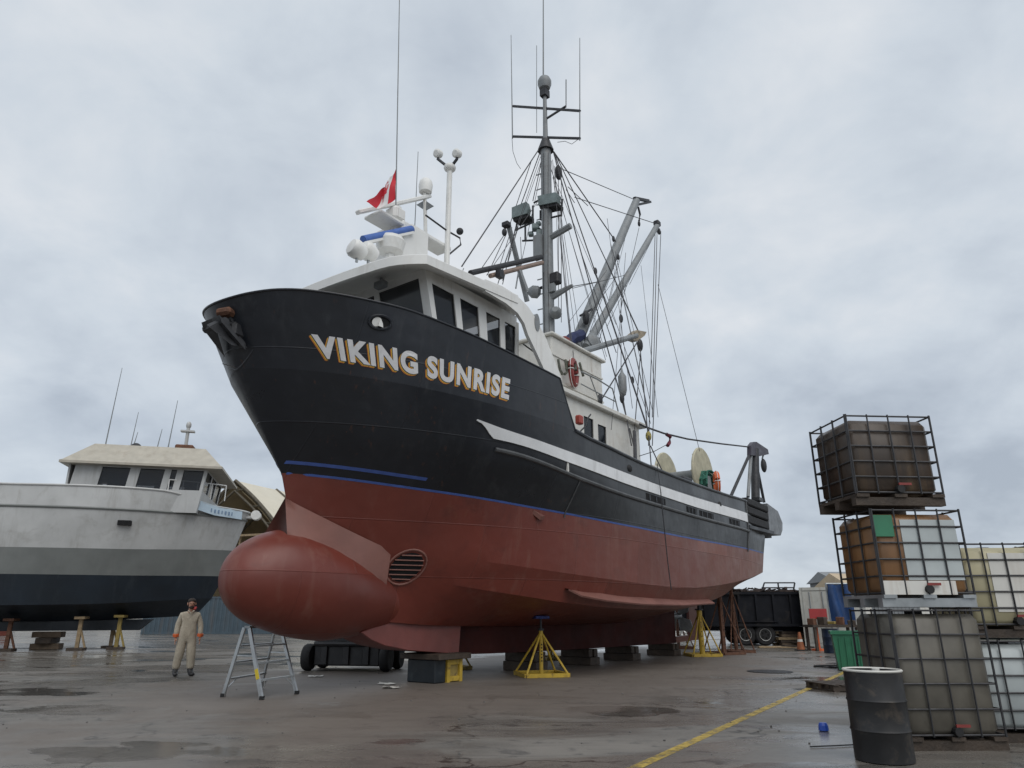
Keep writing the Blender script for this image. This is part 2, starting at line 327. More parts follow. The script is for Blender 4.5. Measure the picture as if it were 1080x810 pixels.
C1V = [(.3, 0), (1, .25), (2, .74), (3, 1.3), (4.3, 1.98), (6.2, 2.62), (8.4, 2.97), (12, 3.088)]; C2V = [(.55, 0), (1.2, .16), (2, .5), (3, .98), (4, 1.5), (5.3, 2.02), (6.6, 2.38), (9, 2.64), (12, 2.688)]
VT = dict(fo=vfo, kn=vkn, db=vdb, W=wlv, c1=lambda u: pl(C1V, u) if u < 12 else .965 * wlv(u), c2=lambda u: pl(C2V, u) if u < 12 else .84 * wlv(u), gb=lambda u: pl([(.8, 0), (1.6, .25), (2.5, .45), (4, .55), (7, .42), (12, .32), (21, .3)], u))
US = dict(fo=-1.92, kn=-1.3, db=-.6, W=-.05, c1=.3, c2=.55, gb=.8)
UE = dict(fo=5.1, kn=21.7, db=21.6, W=21.5, c1=21.3, c2=21.1, gb=20.9)
def hrow(k, t, ue=None):
    u = US[k] + ((UE[k] if ue is None else ue) - US[k]) * t; return Vector((u, VT[k](u), pl(ZT[k], u)))
TS = [(i / 110)**1.7 for i in range(111)]
def loft(keys, sub, ues=(None,), close0=False):
    mb = MB(); rows = []
    for i in range(len(keys) - 1):
        for j in range(sub[i] + (1 if i == len(keys) - 2 else 0)):
            f = j / sub[i]; rows.append([hrow(keys[i], t, ues[i] if len(ues) > 1 else None).lerp(hrow(keys[i + 1], t, ues[i + 1] if len(ues) > 1 else None), f) for t in TS])
    for sgn in (1, -1):
        rr = [[B3((p.x, sgn * p.y, p.z)) for p in r] for r in rows]
        if close0: rr.append([Vector((p.x, 0, p.z - .03)) for p in rr[-1]])
        mb.sheet(rr)
    ends = [r[-1] for r in rows]; return mb, ends
fo_mb, _ = loft(['fo', 'kn'], [5], (5.1, 5.72))
tp_mb, te = loft(['kn', 'db', 'W'], [4, 4])
ub_mb, ue_ = loft(['W', 'c1', 'c2', 'gb'], [5, 3, 4], close0=True)
def tris(mbs):
    v, f = [], []
    for m in mbs:
        k = len(v); v += [Vector(x) for x in m.v]; f += [tuple(i + k for i in q) for q in m.f]
    return BVHTree.FromPolygons(v, f)
BVH = tris([fo_mb, tp_mb, ub_mb])
for e1, e2, mb in ((te, None, tp_mb), (ue_, None, ub_mb)):             # transom plates
    q = [B3(p) for p in e1]; q2 = [B3((p.x, -p.y, p.z)) for p in reversed(e1)]
    mb.add(q + q2, [tuple(range(len(q) + len(q2)))])
fo_mb.build('forecastle_bulwark', NAVY, boat, angle=50)
tp_mb.build('topsides', NAVY, boat, angle=28)
ub_mb.build('underbody', RED, boat, angle=14)
CL = BINV @ CAMP
def hull_px(x, y):
    d = (BINV.to_3x3() @ ray(x, y)).normalized(); h = BVH.ray_cast(CL, d); return h[0], h[1]
def hull_uz(u, z, off=0.):
    h = BVH.ray_cast(Vector((-u, 8, z)), Vector((0, -1, 0)))
    if h[0] is None: return Vector((-u, .05, z))
    n = h[1] if h[1].y > 0 else -h[1]; return h[0] + n * off
def band(name, us, top, bot, th, mat, mirror=False, parent=boat, n=60, label=None):
    mb = MB(); rows = [[], [], [], []]
    for i in range(n + 1):
        u = us[0] + (us[1] - us[0]) * i / n; a, b = hull_uz(u, top(u)), hull_uz(u, bot(u)); a1, b1 = hull_uz(u, top(u), th), hull_uz(u, bot(u), th)
        for k, p in enumerate((a, a1, b1, b)): rows[k].append(p)
    mb.sheet(rows)
    ends = [[r[k] for r in rows] for k in (0, -1)]
    for e_ in ends: mb.add(e_, [(0, 1, 2, 3)])
    if mirror: mb.add([(p[0], -p[1], p[2]) for p in mb.v], list(mb.f))
    return mb.build(name, mat, parent, label)
zW = lambda u: pl(ZT['W'], u); zd = lambda u: pl(ZT['db'], u)
band('boot_stripe', (0., 21.3), lambda u: zW(u) + .02, lambda u: zW(u) - .022, .006, BLUE, True)
band('boot_stripe', (-.1, 2.3), lambda u: zW(u) + .22, lambda u: zW(u) + .165, .006, BLUE, True)
# white painted sponson band, pointed at its fore end
def onh(pts): return [(-hull_px(*p)[0].x, hull_px(*p)[0].z) for p in pts]
WT = onh([(503, 442), (530, 452), (560, 462), (600, 476.5), (640, 491.5), (670, 503), (700, 514), (740, 527), (786, 541)]); WB = onh([(518, 462), (540, 467), (560, 473), (600, 488), (640, 503), (670, 514), (700, 524), (740, 537), (786, 550)])
U0 = WT[0][0]; U1 = WB[0][0]
band('white_band', (U0, 17.9), lambda u: pl(WT, u), lambda u: pl(WB, u) if u > U1 else WT[0][1] - .03 - (WT[0][1] - .03 - WB[0][1]) * ((u - U0) / (U1 - U0))**1.6, .035, M('white_band_paint', (.74, .75, .76), .5, var=.07, streak=(.3, .29, .28), sfac=.6, sscale=6, fine=.15), n=120)
RAILM = M('scuffed_rail_paint', (.07, .073, .076), .5, var=.35, scale=3, dirt=(.12, .11, .1), dfac=.5, dscale=2.5)
RB = onh([(522, 474), (540, 478), (560, 484), (612, 505), (650, 519), (700, 535), (745, 548), (786, 559)])
for zo, r_, u0 in ((0, .055, RB[0][0]),):
    mb = MB(); mb.path([hull_uz(u0 + (18 - u0) * i / 60, pl(RB, u0 + (18 - u0) * i / 60) + zo, .01) for i in range(61)], r_, 8); mb.build('rub_rail', RAILM, boat)
for u0, u1 in ((9.35, 10.6), (12.1, 12.9), (13.1, 14.3), (15.8, 16.9)):
    band('freeing_port', (u0, u1), lambda u: pl(WB, u) - .05, lambda u: pl(RB, u) + .07, .004, VOID, n=6)
    for k in range(3):
        uu = u0 + (u1 - u0) * (k + .5) / 3; p = hull_uz(uu, (pl(WB, uu) + pl(RB, uu)) / 2, .012); MB().box(p, (.05, .03, .16)).build('port_bar', FADED, boat)
for uu in (6.0, 17.95):
    mb = MB(); mb.path([hull_uz(uu, z, .012) for z in [zW(uu) - .1 + k * ((pl(ZT['kn'], uu) if uu > 10 else zd(uu)) - zW(uu) + .1) / 8 for k in range(9)]], .035 if uu > 10 else .018, 6); mb.build('frame_seam', RAILM, boat)
# rail caps
def railcap(pts, r):
    for s in (1, -1): MB().path([B3((p[0], s * p[1], p[2])) for p in pts], r, 8).build('rail_cap', NAVY, boat)
railcap([(u, vfo(u), pl(ZT['fo'], u)) for u in [-1.92 + 7.02 * (i / 50)**1.7 for i in range(51)]] + [(5.4, vkn(5.4), 6.25), (5.72, vkn(5.72), 5.66)], .024)
railcap([(u, vkn(u), pl(ZT['kn'], u) + .005) for u in [5.72 + 16 * i / 50 for i in range(51)]], .05)
# decks
dk = MB(); us_ = [-1.6 + 7.1 * i / 24 for i in range(25)]
dk.sheet([[(-u, s * max(vkn(u) - .03, .02), pl(ZT['kn'], u) + .05) for u in us_] for s in (1, .5, 0, -.5, -1)]); dk.build('foredeck', GREYP, boat)
dk = MB(); us_ = [5.4 + 16.1 * i / 24 for i in range(25)]
dk.sheet([[(-u, s * (vdb(u) - .03), pl(ZT['db'], u) + .05) for u in us_] for s in (1, .5, 0, -.5, -1)]); dk.build('working_deck', GREYP, boat)
MB().box((-5.5, 0, 5.2), (.06, 6.4, 1.2)).build('forecastle_bulkhead', WHITE2, boat)
# keel, forefoot, skeg
KB = [(3.5, .72), (5.6, .52), (17.6, .4)]
us_ = [3.2 + 14.4 * i / 20 for i in range(21)]
mb = MB(); prof = [(-u, .2, pl(KB, u)) for u in us_] + [(-u, .2, pl(ZT['gb'], u) + .15) for u in reversed(us_)]; mb.prism(prof, (0, -.4, 0)); mb.build('keel', KEELM, boat, smooth=False)
q = [B3(px(x, y, .42)) for x, y in ((381, 667), (392, 675), (406, 681), (430, 686), (484, 690), (487, 650), (440, 650), (410, 655))]
mb = MB(); mb.prism(q, (0, -.84, 0)); mb.build('forefoot_box', M('forefoot_red', (.17, .05, .042), .5, var=.15, scale=1.5, dirt=(.1, .03, .03), dfac=.5), boat, angle=20, bevel=.012)
MB().bar((-17.5, 0, .5), (-20.2, 0, .55), .2, .2).build('sole_piece', RED, boat)
mb = MB(); mb.prism([(-19.3, .05, .6), (-20.3, .05, .6), (-20.2, .05, 2.4), (-19.35, .05, 2.3)], (0, -.1, 0)); mb.build('rudder', RED, boat)
prp = MB(); prp.tube((-17.6, 0, 1.35), (-18.5, 0, 1.35), .12, 12); pr = prp.build('propeller_hub', STEEL, boat)
for k in range(4):
    a = math.pi / 4 + k * math.pi / 2; mb = MB(); d = Vector((0, math.cos(a), math.sin(a))); e_ = Vector((0, -math.sin(a), math.cos(a)))
    c0 = Vector((-18.3, 0, 1.35)); pts = [c0 + d * .1 - e_ * .06, c0 + d * .45 - e_ * .25 + Vector((.1, 0, 0)), c0 + d * .75 - e_ * .08, c0 + d * .78 + e_ * .1, c0 + d * .45 + e_ * .25 - Vector((.1, 0, 0)), c0 + d * .1 + e_ * .06]
    mb.prism(pts, (.03, 0, 0)); mb.build('propeller_blade', STEEL, pr)
# bulbous bow
BC, BVR, BHR = 2.08, 1.02, .92
mb = MB(); rows = []
for i in range(41):
    t = i / 40; u = -1.02 + 6.4 * t**1.8; k = se(u, -1.02, .9, 1, 2.1, 2.3); kt = k * max(.05, 1 - max(0, (u - .2) / 4.6)**1.3 * 1.0); kb = k * (1 if u < 1.2 else max(.2, 1 - .62 * ((u - 1.2) / 3.0)**1.1)); k = k * (1 if u < 1.0 else max(.05, 1 - .8 * ((u - 1.0) / 3.4)**1.4))
    rows.append([(-u, BHR * k * math.sin(2 * math.pi * j / 40), BC - .1 * max(0, u) + BVR * (kt if math.cos(2 * math.pi * j / 40) > 0 else kb) * math.cos(2 * math.pi * j / 40)) for j in range(41)])
mb.sheet(rows); bulb_mb = mb; mb.build('bulbous_bow', REDB, boat, angle=60)
BBV = tris([bulb_mb])
def bulb_px(x, y, off):
    d = (BINV.to_3x3() @ ray(x, y)).normalized(); h = BBV.ray_cast(CL, d)
    return h[0] + d * off if h[0] else None
T = px(302, 526, .0); T = B3((T[0] - .03, 0, T[2] + .02))
up_ = [T]; lo_ = [bulb_px(303, 567, .05) or B3(px(303, 567, .5))]
for i in range(1, 11):
    t = i / 10; x, y = 302 + 111 * t, 526 + 55 * t; h, n_ = hull_px(x, y); nn = n_ if n_.y > 0 else -n_
    up_.append(h + nn * (.05 * (1 - t**4) - .03 * t**6)); lx = 303 + 104 * t; ly = 567 + 14 * t + 40 * t**2.1
    b = bulb_px(lx, ly, .05); lo_.append(b if b else lo_[-1].lerp(B3(px(lx, ly, .85)), .8))
mb = MB()
for s in (1, -1):
    f_ = lambda p: Vector((p.x, s * p.y, p.z))
    mb.sheet([[f_(a.lerp(b, k / 4)) for a, b in zip(up_, lo_)] for k in range(5)])
F0 = lo_[0]; mb.add([T, F0, Vector((F0.x, -F0.y, F0.z))], [(0, 1, 2)])
e1, e2 = up_[-1], lo_[-1]; mb.add([e1, e2, e2 + Vector((-.25, -.25, 0)), e1 + Vector((-.25, -.25, 0))], [(0, 1, 2, 3)])
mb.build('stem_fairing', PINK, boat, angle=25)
# bow thruster grating
hc, hn = hull_px(428, 598)
if hc is not None:
    cu, cz = -hc.x, hc.z
    def disc(r, off, squash=1.): return [hull_uz(cu + r * math.cos(a) * squash, cz + r * math.sin(a), off) for a in [2 * math.pi * k / 28 for k in range(28)]]
    gr = MB(); dd = disc(.29, .012); gr.add(dd, [tuple(range(28))]); gro = gr.build('thruster_opening', VOID, boat, smooth=False)
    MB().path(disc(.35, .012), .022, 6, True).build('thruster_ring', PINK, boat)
    for k in range(6):
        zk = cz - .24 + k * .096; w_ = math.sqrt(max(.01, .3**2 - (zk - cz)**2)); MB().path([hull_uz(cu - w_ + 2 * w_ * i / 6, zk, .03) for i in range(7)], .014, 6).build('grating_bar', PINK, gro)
# bilge keel
upp = [(598, 620, 2.55), (612, 621, 2.66), (640, 622, 2.78), (680, 624, 2.86), (720, 627, 2.84), (748, 627, 2.7)]
low = [(600, 621, 2.6), (614, 628, 2.9), (640, 633, 3.02), (680, 637, 3.1), (722, 638, 3.1), (754, 636, 3.0)]
for s in (1, -1):
    mb = MB(); a1 = [px(*p) for p in upp]; a2 = [px(*p) for p in low]
    a1 = [(p[0], p[1] - .3, p[2] + .04) for p in a1]
    mb.sheet([[B3((p[0], s * p[1], p[2])) for p in a1], [B3((p[0], s * p[1], p[2])) for p in a2], [B3((p[0], s * (p[1] - .02), p[2] - .035)) for p in a2], [B3((p[0], s * p[1], p[2] - .08)) for p in a1]])
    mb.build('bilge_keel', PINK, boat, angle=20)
h, n_ = hull_px(566, 541)
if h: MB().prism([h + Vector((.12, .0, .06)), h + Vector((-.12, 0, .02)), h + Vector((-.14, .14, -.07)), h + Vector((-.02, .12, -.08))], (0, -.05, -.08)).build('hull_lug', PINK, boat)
# stern: fender bay, cheek of the stern ramp
for s in (1, -1):
    mb = MB()
    for z0, z1, v0 in ((5.35, 5.6, 3.1), (5.02, 5.3, 3.08), (4.66, 4.96, 3.06)):
        mb2 = MB(); mb2.bar((-18.12, s * v0, (z0 + z1) / 2), (-20.9, s * (v0 - .1), (z0 + z1) / 2), .26, z1 - z0 + .02); mb2.build('rubber_fender', BLACK, boat, bevel=.04)
    MB().bar((-18.0, s * 3.1, 4.5), (-21.2, s * 3.02, 4.55), .3, .12).build('fender_shelf', FADED, boat)
    q = [(-20.9, s * 3.12, 5.72), (-22.6, s * 3.02, 5.6), (-23.5, s * 2.9, 5.2), (-23.35, s * 2.9, 4.85), (-22.7, s * 3.0, 4.58), (-20.9, s * 3.08, 4.5)]
    MB().prism(q, (0, -s * .55, 0)).build('ramp_cheek', M('worn_grey_steel', (.17, .18, .19), .5, .2, var=.25, scale=2.5, dirt=(.07, .06, .055), dfac=.7, dscale=2.2), boat, angle=20, bevel=.02)
MB().tube((-22.9, 2.6, 5.0), (-22.9, -2.6, 5.0), .32, 16).build('stern_roller', STEEL, boat)
MB().box((-21.9, 0, 4.75), (1.6, 5.2, .5)).build('stern_ramp', FADED, boat)
# fairlead high on the bow
h, n_ = hull_px(401, 340)
if h:
    cu, cz = -h.x, h.z
    def ov(r1, r2, off, du=0): return [hull_uz(cu + du + r1 * math.cos(a), cz + r2 * math.sin(a), off) for a in [2 * math.pi * k / 20 for k in range(20)]]
    fl = MB().path(ov(.2, .13, .012), .03, 6, True).build('fairlead_ring', NAVY, boat)
    MB().add(ov(.19, .12, .008), [tuple(range(20))]).build('fairlead_opening', VOID, fl, smooth=False)
    MB().add(ov(.085, .09, .014, -.06), [tuple(range(20))]).build('fairlead_light_disc', WHITE, fl, smooth=False)  # white disc painted in for light seen through the hole
    p = hull_uz(cu + .02, cz, .02); MB().prism([p + Vector((.07, 0, -.09)), p + Vector((-.05, 0, -.09)), p + Vector((-.02, 0, .1)), p + Vector((.03, 0, .1))], (0, -.01, 0)).build('fairlead_post', WHITE, fl)
# boat name on the bow
def lettering(text):
    tcv = bpy.data.curves.new('name_lettering', 'FONT'); tcv.body = text; tcv.size = 1; tcv.offset = .042; tcv.space_character = 1.16; tcv.space_word = .8
    o_ = bpy.data.objects.new('tmp', tcv); COL.objects.link(o_); bpy.context.view_layer.update()
    me = bpy.data.meshes.new_from_object(o_.evaluated_get(bpy.context.evaluated_depsgraph_get())); bpy.data.objects.remove(o_); return me
me = lettering('VIKING SUNRISE')
b = bmesh.new(); b.from_mesh(me); bmesh.ops.remove_doubles(b, verts=b.verts, dist=1e-5); bmesh.ops.triangulate(b, faces=b.faces); bmesh.ops.subdivide_edges(b, edges=[e for e in b.edges if e.calc_length() > .3], cuts=2); b.to_mesh(me); b.free()
xs_ = [v.co.x for v in me.vertices]; ys_ = [v.co.y for v in me.vertices]; x0, x1, y0, y1 = min(xs_), max(xs_), min(ys_), max(ys_)
cor = [hull_px(*p)[0] for p in ((334, 377), (536, 422), (538, 400), (328, 352))]       # bottom left, bottom right, top right, top left
def uz(s, h): 
    a = [(-c.x, c.z) for c in cor]; bu = [a[0][k] * (1 - s) + a[1][k] * s for k in (0, 1)]; tu = [a[3][k] * (1 - s) + a[2][k] * s for k in (0, 1)]
    return bu[0] * (1 - h) + tu[0] * h, bu[1] * (1 - h) + tu[1] * h
def letters(name, mat, ds, dh, off, parent):
    m2 = me.copy(); m2.name = name
    for v in m2.vertices:
        s = (v.co.x - x0) / (x1 - x0); h_ = (v.co.y - y0) / (y1 - y0); u, z = uz(s + ds, h_ + dh); v.co = hull_uz(u, z, off)
    o_ = bpy.data.objects.new(name, m2); m2.materials.clear(); m2.materials.append(mat); COL.objects.link(o_); o_.parent = parent; return o_
lw = letters('name_lettering', M('white_sign_paint', (.62, .62, .63), .45, var=.08, scale=8), 0, 0, .016, boat)
lw['label'] = 'white block letters with yellow and orange drop shade reading VIKING SUNRISE'
letters('letter_edge', M('navy_sign_paint', (.03, .025, .06), .5), -.003, -.03, .013, lw)
letters('letter_shade', M('yellow_sign_paint', (.62, .4, .04), .5), -.0065, -.06, .010, lw)
letters('letter_shade', M('orange_sign_paint', (.5, .17, .03), .5), -.0105, -.1, .007, lw)
# anchor on its roller at the stem head
an = MB(); c0 = B3(px(253, 344, .1)); an.box(c0 + Vector((-.1, 0, .05)), (.7, .3, .3)); ao = an.build('anchor_roller', M('blue_roller_paint', (.02, .04, .12), .6), boat, bevel=.03)
MB().tube(c0 + Vector((.25, -.22, .02)), c0 + Vector((.25, .22, .02)), .1, 12).build('roller', DARK, ao)
MB().bar(c0 + Vector((-.2, .16, -.05)), c0 + Vector((.55, .2, -.18)), .1, .12).build('anchor_shank', DARK, ao)
for k in range(6): MB().path([c0 + Vector((-.05 - k * .07 + .05 * math.cos(a), .26 + (.03 * math.sin(a) if k % 2 else 0), -.02 - k * .05 + (0 if k % 2 else .03 * math.sin(a)))) for a in [2 * math.pi * j / 10 for j in range(10)]], .013, 5, True).build('chain_link', RUST, ao)
for s in (1, -1):
    p = c0 + Vector((.55, .05, -.18)); mb = MB(); mb.prism([p, p + Vector((.03, s * .3, -.02)), p + Vector((-.5, s * .34, -.42)), p + Vector((-.2, s * .1, -.2))], (.06, 0, .12)); mb.build('anchor_fluke', DARK, ao)
MB().tube(c0 + Vector((.5, -.3, -.16)), c0 + Vector((.5, .34, -.16)), .085, 10).build('anchor_crown', DARK, ao)
MB().box(c0 + Vector((.32, .12, .1)), (.42, .34, .16), .3).build('anchor_stock', RUST, ao, bevel=.05)
MB().box(c0 + Vector((.1, .2, -.22)), (.5, .22, .3), .2).build('anchor_head', DARK, ao, bevel=.06)
MB().prism([c0 + Vector((.5, .3, -.1)), c0 + Vector((.72, .2, -.3)), c0 + Vector((.3, .3, -.55)), c0 + Vector((-.1, .3, -.5))], (0, -.1, .06)).build('anchor_fluke', DARK, ao)
MB().prism([c0 + Vector((-.25, .26, .25)), c0 + Vector((.1, .2, .22)), c0 + Vector((.05, .22, -.25)), c0 + Vector((-.3, .3, -.3))], (0, -.12, 0)).build('anchor_pocket', M('deep_blue_plate', (.008, .014, .05), .6), ao)
MB().path([c0 + Vector((-.15, .2, -.15)), c0 + Vector((-.1, .25, -.4)), c0 + Vector((-.35, .2, -.52))], .05, 8).build('chain_stopper', DARK, ao)
# ------------------------------------------------------------------ superstructure
def wall(Pf, s1, h1, holes, name, mat, depth=.06, panes=True, pmat=GLASS, frame=True):
    mb = MB(); xs = sorted({0, s1, *[x for h in holes for x in h[:2]]}); ys = sorted({0, h1, *[x for h in holes for x in h[2:]]})
    for i in range(len(xs) - 1):
        for j in range(len(ys) - 1):
            cx, cy = (xs[i] + xs[i + 1]) / 2, (ys[j] + ys[j + 1]) / 2
            if any(h[0] < cx < h[1] and h[2] < cy < h[3] for h in holes): continue
            mb.add([Pf(x, y, 0) for x, y in ((xs[i], ys[j]), (xs[i + 1], ys[j]), (xs[i + 1], ys[j + 1]), (xs[i], ys[j + 1]))], [(0, 1, 2, 3)])
    for a, b_, c, d in holes:
        cs = [(a, c), (b_, c), (b_, d), (a, d)]
        for k in range(4):
            p, q = cs[k], cs[(k + 1) % 4]; mb.add([Pf(*p, 0), Pf(*q, 0), Pf(*q, depth), Pf(*p, depth)], [(0, 1, 2, 3)])
    o = mb.build(name, mat, boat, smooth=False)
    for a, b_, c, d in holes:
        w = MB(); e1 = .03
        w.add([Pf(a, c, depth * .8), Pf(b_, c, depth * .8), Pf(b_, d, depth * .8), Pf(a, d, depth * .8), Pf(a, c, depth), Pf(b_, c, depth), Pf(b_, d, depth), Pf(a, d, depth)], [(0, 1, 2, 3), (4, 5, 6, 7), (0, 1, 5, 4), (1, 2, 6, 5), (2, 3, 7, 6), (3, 0, 4, 7)])
        po = w.build('window_pane', pmat, o, smooth=False)
        if frame:
            f = MB(); cs = [(a, c), (b_, c), (b_, d), (a, d)]
            f.path([Pf(*cs[k], depth * .6) for k in range(4)], .014, 4, True); f.build('window_frame', BLACK, o)
    return o
UF = lambda z: 1.8 - (z - 6.4) * .27
ZB, ZH = 6.2, 2.25
pf = lambda s, h, d: Vector((-(UF(ZB + h) + d), s - 2.4, ZB + h))
wall(pf, 4.8, ZH, [(.25, 1.72, .85, 2.02), (1.9, 3.2, .85, 2.04), (3.36, 4.58, .8, 2.06)], 'wheelhouse_front', WHITE)
for s in (1, -1):
    ps = lambda q, h, d, s=s: Vector((-(UF(ZB + h) + q * (4.55 - UF(ZB + h))), s * (2.4 - d), ZB + h))
    wall(ps, 1, ZH, [(.05, .27, .72, 1.95), (.335, .535, .72, 1.95), (.625, .79, .72, 1.95), (.85, .985, .72, 1.95)], 'wheelhouse_side', WHITE)
MB().box((-4.6, 0, 7.2), (.08, 4.8, 2.2)).build('wheelhouse_back', WHITE2, boat)
MB().box((-2.9, 0, 6.1), (3.4, 4.7, .1)).build('wheelhouse_floor', WHITE2, boat)
for s in (1, -1): MB().box((-3.2, s * 1.9, 6.95), (2.2, .5, 1.15)).build('pale_window_backing', WHITE, boat, bevel=.03)  # added white boxes, imitating the light seen low in the side windows
MB().box((-2.6, .6, 7.0), (.9, .8, .6)).build('steering_console', DARK, boat, bevel=.03)
# roof with deep fascia and crowned top
def outline(inset=0., n=9):
    vm, ub = 2.88 - inset, 3.95 - inset * .3; pts = []
    for i in range(-14, 15):
        v = vm * math.sin(i / 14 * math.pi / 2); k = abs(v) / vm; pts.append((.22 + inset + .03 * v * v + .5 * max(0, k - .72)**2 / .28**2 * .7, v))
    for u in (1.4, 2.2, 3.0, ub): pts.append((u, vm))
    for u in (ub, 3.0, 2.2, 1.4): pts.append((u, -vm))
    return pts
mb = MB(); rings = []
for ins, z in ((.55, 8.42), (.06, 8.2), (0, 8.22), (0, 8.42), (.05, 8.46), (.6, 8.56), (1.6, 8.62)):
    rings.append([(-u, v, z - .12 + .09 * u) for u, v in outline(ins)])
n_ = len(rings[0])
for r in rings: mb.v += r
for k in range(len(rings) - 1):
    for j in range(n_): mb.f.append((k * n_ + j, k * n_ + (j + 1) % n_, (k + 1) * n_ + (j + 1) % n_, (k + 1) * n_ + j))
mb.f.append(tuple(range((len(rings) - 1) * n_, len(rings) * n_))); mb.f.append(tuple(range(n_))[::-1])
mb.build('wheelhouse_roof', WHITE, boat, angle=40)
MB().box((-4.25, 0, 8.62), (.8, 5.3, .16)).build('roof_extension', WHITE, boat, bevel=.03)
for s in (1, -1):                                                     # swept side fins with an oval plate
    outer = [(512, 294.5), (530, 302), (545, 311.5), (557, 323.5), (566.5, 337.5), (576, 357), (585, 380), (593, 401)]
    inner = [(575, 392), (566, 372), (557, 353), (553, 341), (546, 330), (534, 320), (512, 307)]
    q = [px(x, y, 2.86) for x, y in outer + inner]
    mb = MB(); mb.prism([B3((p[0], s * p[1], p[2])) for p in q], (0, -s * .09, 0)); fin = mb.build('side_fin', WHITE, boat, angle=30)
    c = px(567, 340, 2.88); mb = MB(); mb.prism([(-c[0] + .1 * math.cos(a) * 1.1, s * 2.875, c[2] + .23 * math.sin(a)) for a in [2 * math.pi * k / 20 for k in range(20)]], (0, -s * .12, 0)); mb.build('oval_plate', GREYP, fin)
p = px(368, 300, 1.2)
fl = MB().box((-1.0, 1.35, 8.22), (.18, .3, .16)).build('brow_lamp', GREYP, boat, bevel=.03)
MB().tube((-1.0, 1.35, 8.28), (-1.0, 1.35, 8.42), .03).build('bracket', GREYP, fl)
# wipers
for v0 in (1.1, 0.):
    MB().path([(-1.38, v0 + .9, 7.35), (-1.33, v0 + .3, 7.5)], .012, 5).build('wiper', STEEL, boat)
# house aft of the forecastle
pw = lambda s, h, d: Vector((-(5.55 + s), 2.35 - d, 4.5 + h))
wall(pw, 5.5, 2.5, [(2.18, 2.7, 1.28, 2.12), (2.95, 3.42, 1.24, 2.05)], 'deckhouse_side', WHITE2, depth=.05)
h = lambda s, hh, d: Vector((-(5.55 + s), -2.35 + d, 4.5 + hh)); wall(h, 5.5, 2.5, [(2.4, 2.9, 1.3, 2.1)], 'deckhouse_side', WHITE2, depth=.05)
MB().box((-11.05, 0, 5.75), (.06, 4.7, 2.5)).build('deckhouse_back', WHITE2, boat)
MB().box((-8.4, 0, 7.05), (5.9, 5.0, .14)).build('deckhouse_roof', WHITE2, boat, bevel=.025)
cs = MB().box((-8.2, 0, 7.95), (2.8, 3.9, 1.7)).build('engine_casing', WHITE2, boat, bevel=.04)
MB().box((-8.2, 0, 8.83), (3.0, 4.1, .08)).build('casing_roof', WHITE2, boat, bevel=.02)
for zc in (7.5, 8.25): MB().box((-8.2, 1.965, zc), (2.78, .03, .05)).build('casing_rib', WHITE2, cs)
# railing on the deckhouse roof
rl = [px(x, y, 2.3) for x, y in ((613, 392), (630, 400), (646, 410), (652, 434))]
ra = MB(); ra.path([B3(p) for p in rl], .022, 6); ro = ra.build('rail_bar', GREYP, boat)
MB().path([B3(px(x, y, 2.3)) for x, y in ((613, 405), (630, 414), (650, 424))], .018, 6).build('rail_bar', GREYP, boat)
MB().path([B3(px(x, y, 2.3)) for x, y in ((622, 396), (632, 423))], .018, 6).build('rail_post', GREYP, boat)
MB().path([B3(px(x, y, 2.6)) for x, y in ((552, 363), (563, 371), (570, 381))], .018, 6).build('rail_bar', DARK, boat)
h_ = px(611, 443, 2.75); MB().box(B3(h_), (.2, .16, .24)).build('port_sidelight', M('red_lamp_box', (.3, .045, .03), .5), boat, bevel=.03)
MB().path([B3(px(x, y, 2.7)) for x, y in ((612, 455), (618, 449), (620, 441), (623, 437))], .02, 6).build('hand_hold', DARK, boat)
# ---- wheelhouse top gear
pb = MB(); c = px(430, 256, .3); pb.box((-c[0], .1, 9.65), (.95, 1.0, 2.2)); pb.build('radar_pedestal', WHITE, boat, bevel=.05)
a, b_ = px(428, 243, .3), px(474, 247, .5); MB().box(((-a[0] - b_[0]) / 2, .3, (a[2] + b_[2]) / 2 - .2), (b_[0] - a[0] + .1, .5, .13)).build('radar_platform', WHITE, boat, bevel=.03)
a, b_ = px(377, 224, .3), px(453, 207, .3); so_ = MB(); so_.bar(B3(a), B3(b_), .16, .1).build('radar_scanner', WHITE, boat, bevel=.02)
c = px(417, 228, .3); MB().box(B3(c), (.42, .42, .4)).build('radar_gearbox', WHITE, boat, bevel=.08)
c = px(417, 238, .3); MB().tube(B3(c) - Vector((0, 0, .6)), B3(c) + Vector((0, 0, .5)), .14, 10).build('radar_post', WHITE, boat); c = px(410, 236, .3); MB().box(B3(c) + Vector((.1, 0, 0)), (.9, .6, .1)).build('radar_step', WHITE, boat, bevel=.03)
a, b_ = px(383, 253, .6), px(434, 242, .6); MB().tube(B3(a), B3(b_), .1, 12).build('radar_scanner', CYAN, boat)
a, b_ = px(383, 257, .6), px(434, 246, .6); MB().bar(B3(a), B3(b_), .18, .06).build('scanner_backing', WHITE, boat)
c = px(412, 258, .6); mb = MB(); mb.lathe([(.16, -.28), (.3, -.2), (.36, .05), (.3, .16)], B3(c), n=14); mb.build('radar_gearbox', WHITE, boat)
MB().tube(B3(c) + Vector((0, 0, -.2)), (-c[0], .6, 8.5), .12, 10).build('radar_post', WHITE, boat)
for x, y in ((377, 264), (389, 266)):
    c = B3(px(x, y, 1.3)); mb = MB(); ax = Vector((.5, -.05, .12)); mb.lathe([(.05, -.2), (.15, -.17), (.2, -.04), (.21, .1), (.17, .17), (.05, .2)], c, ax, 14); sl_ = mb.build('searchlight', WHITE, boat); MB().tube(c, (c.x, c.y, 8.5), .03).build('searchlight_post', STEEL, sl_)
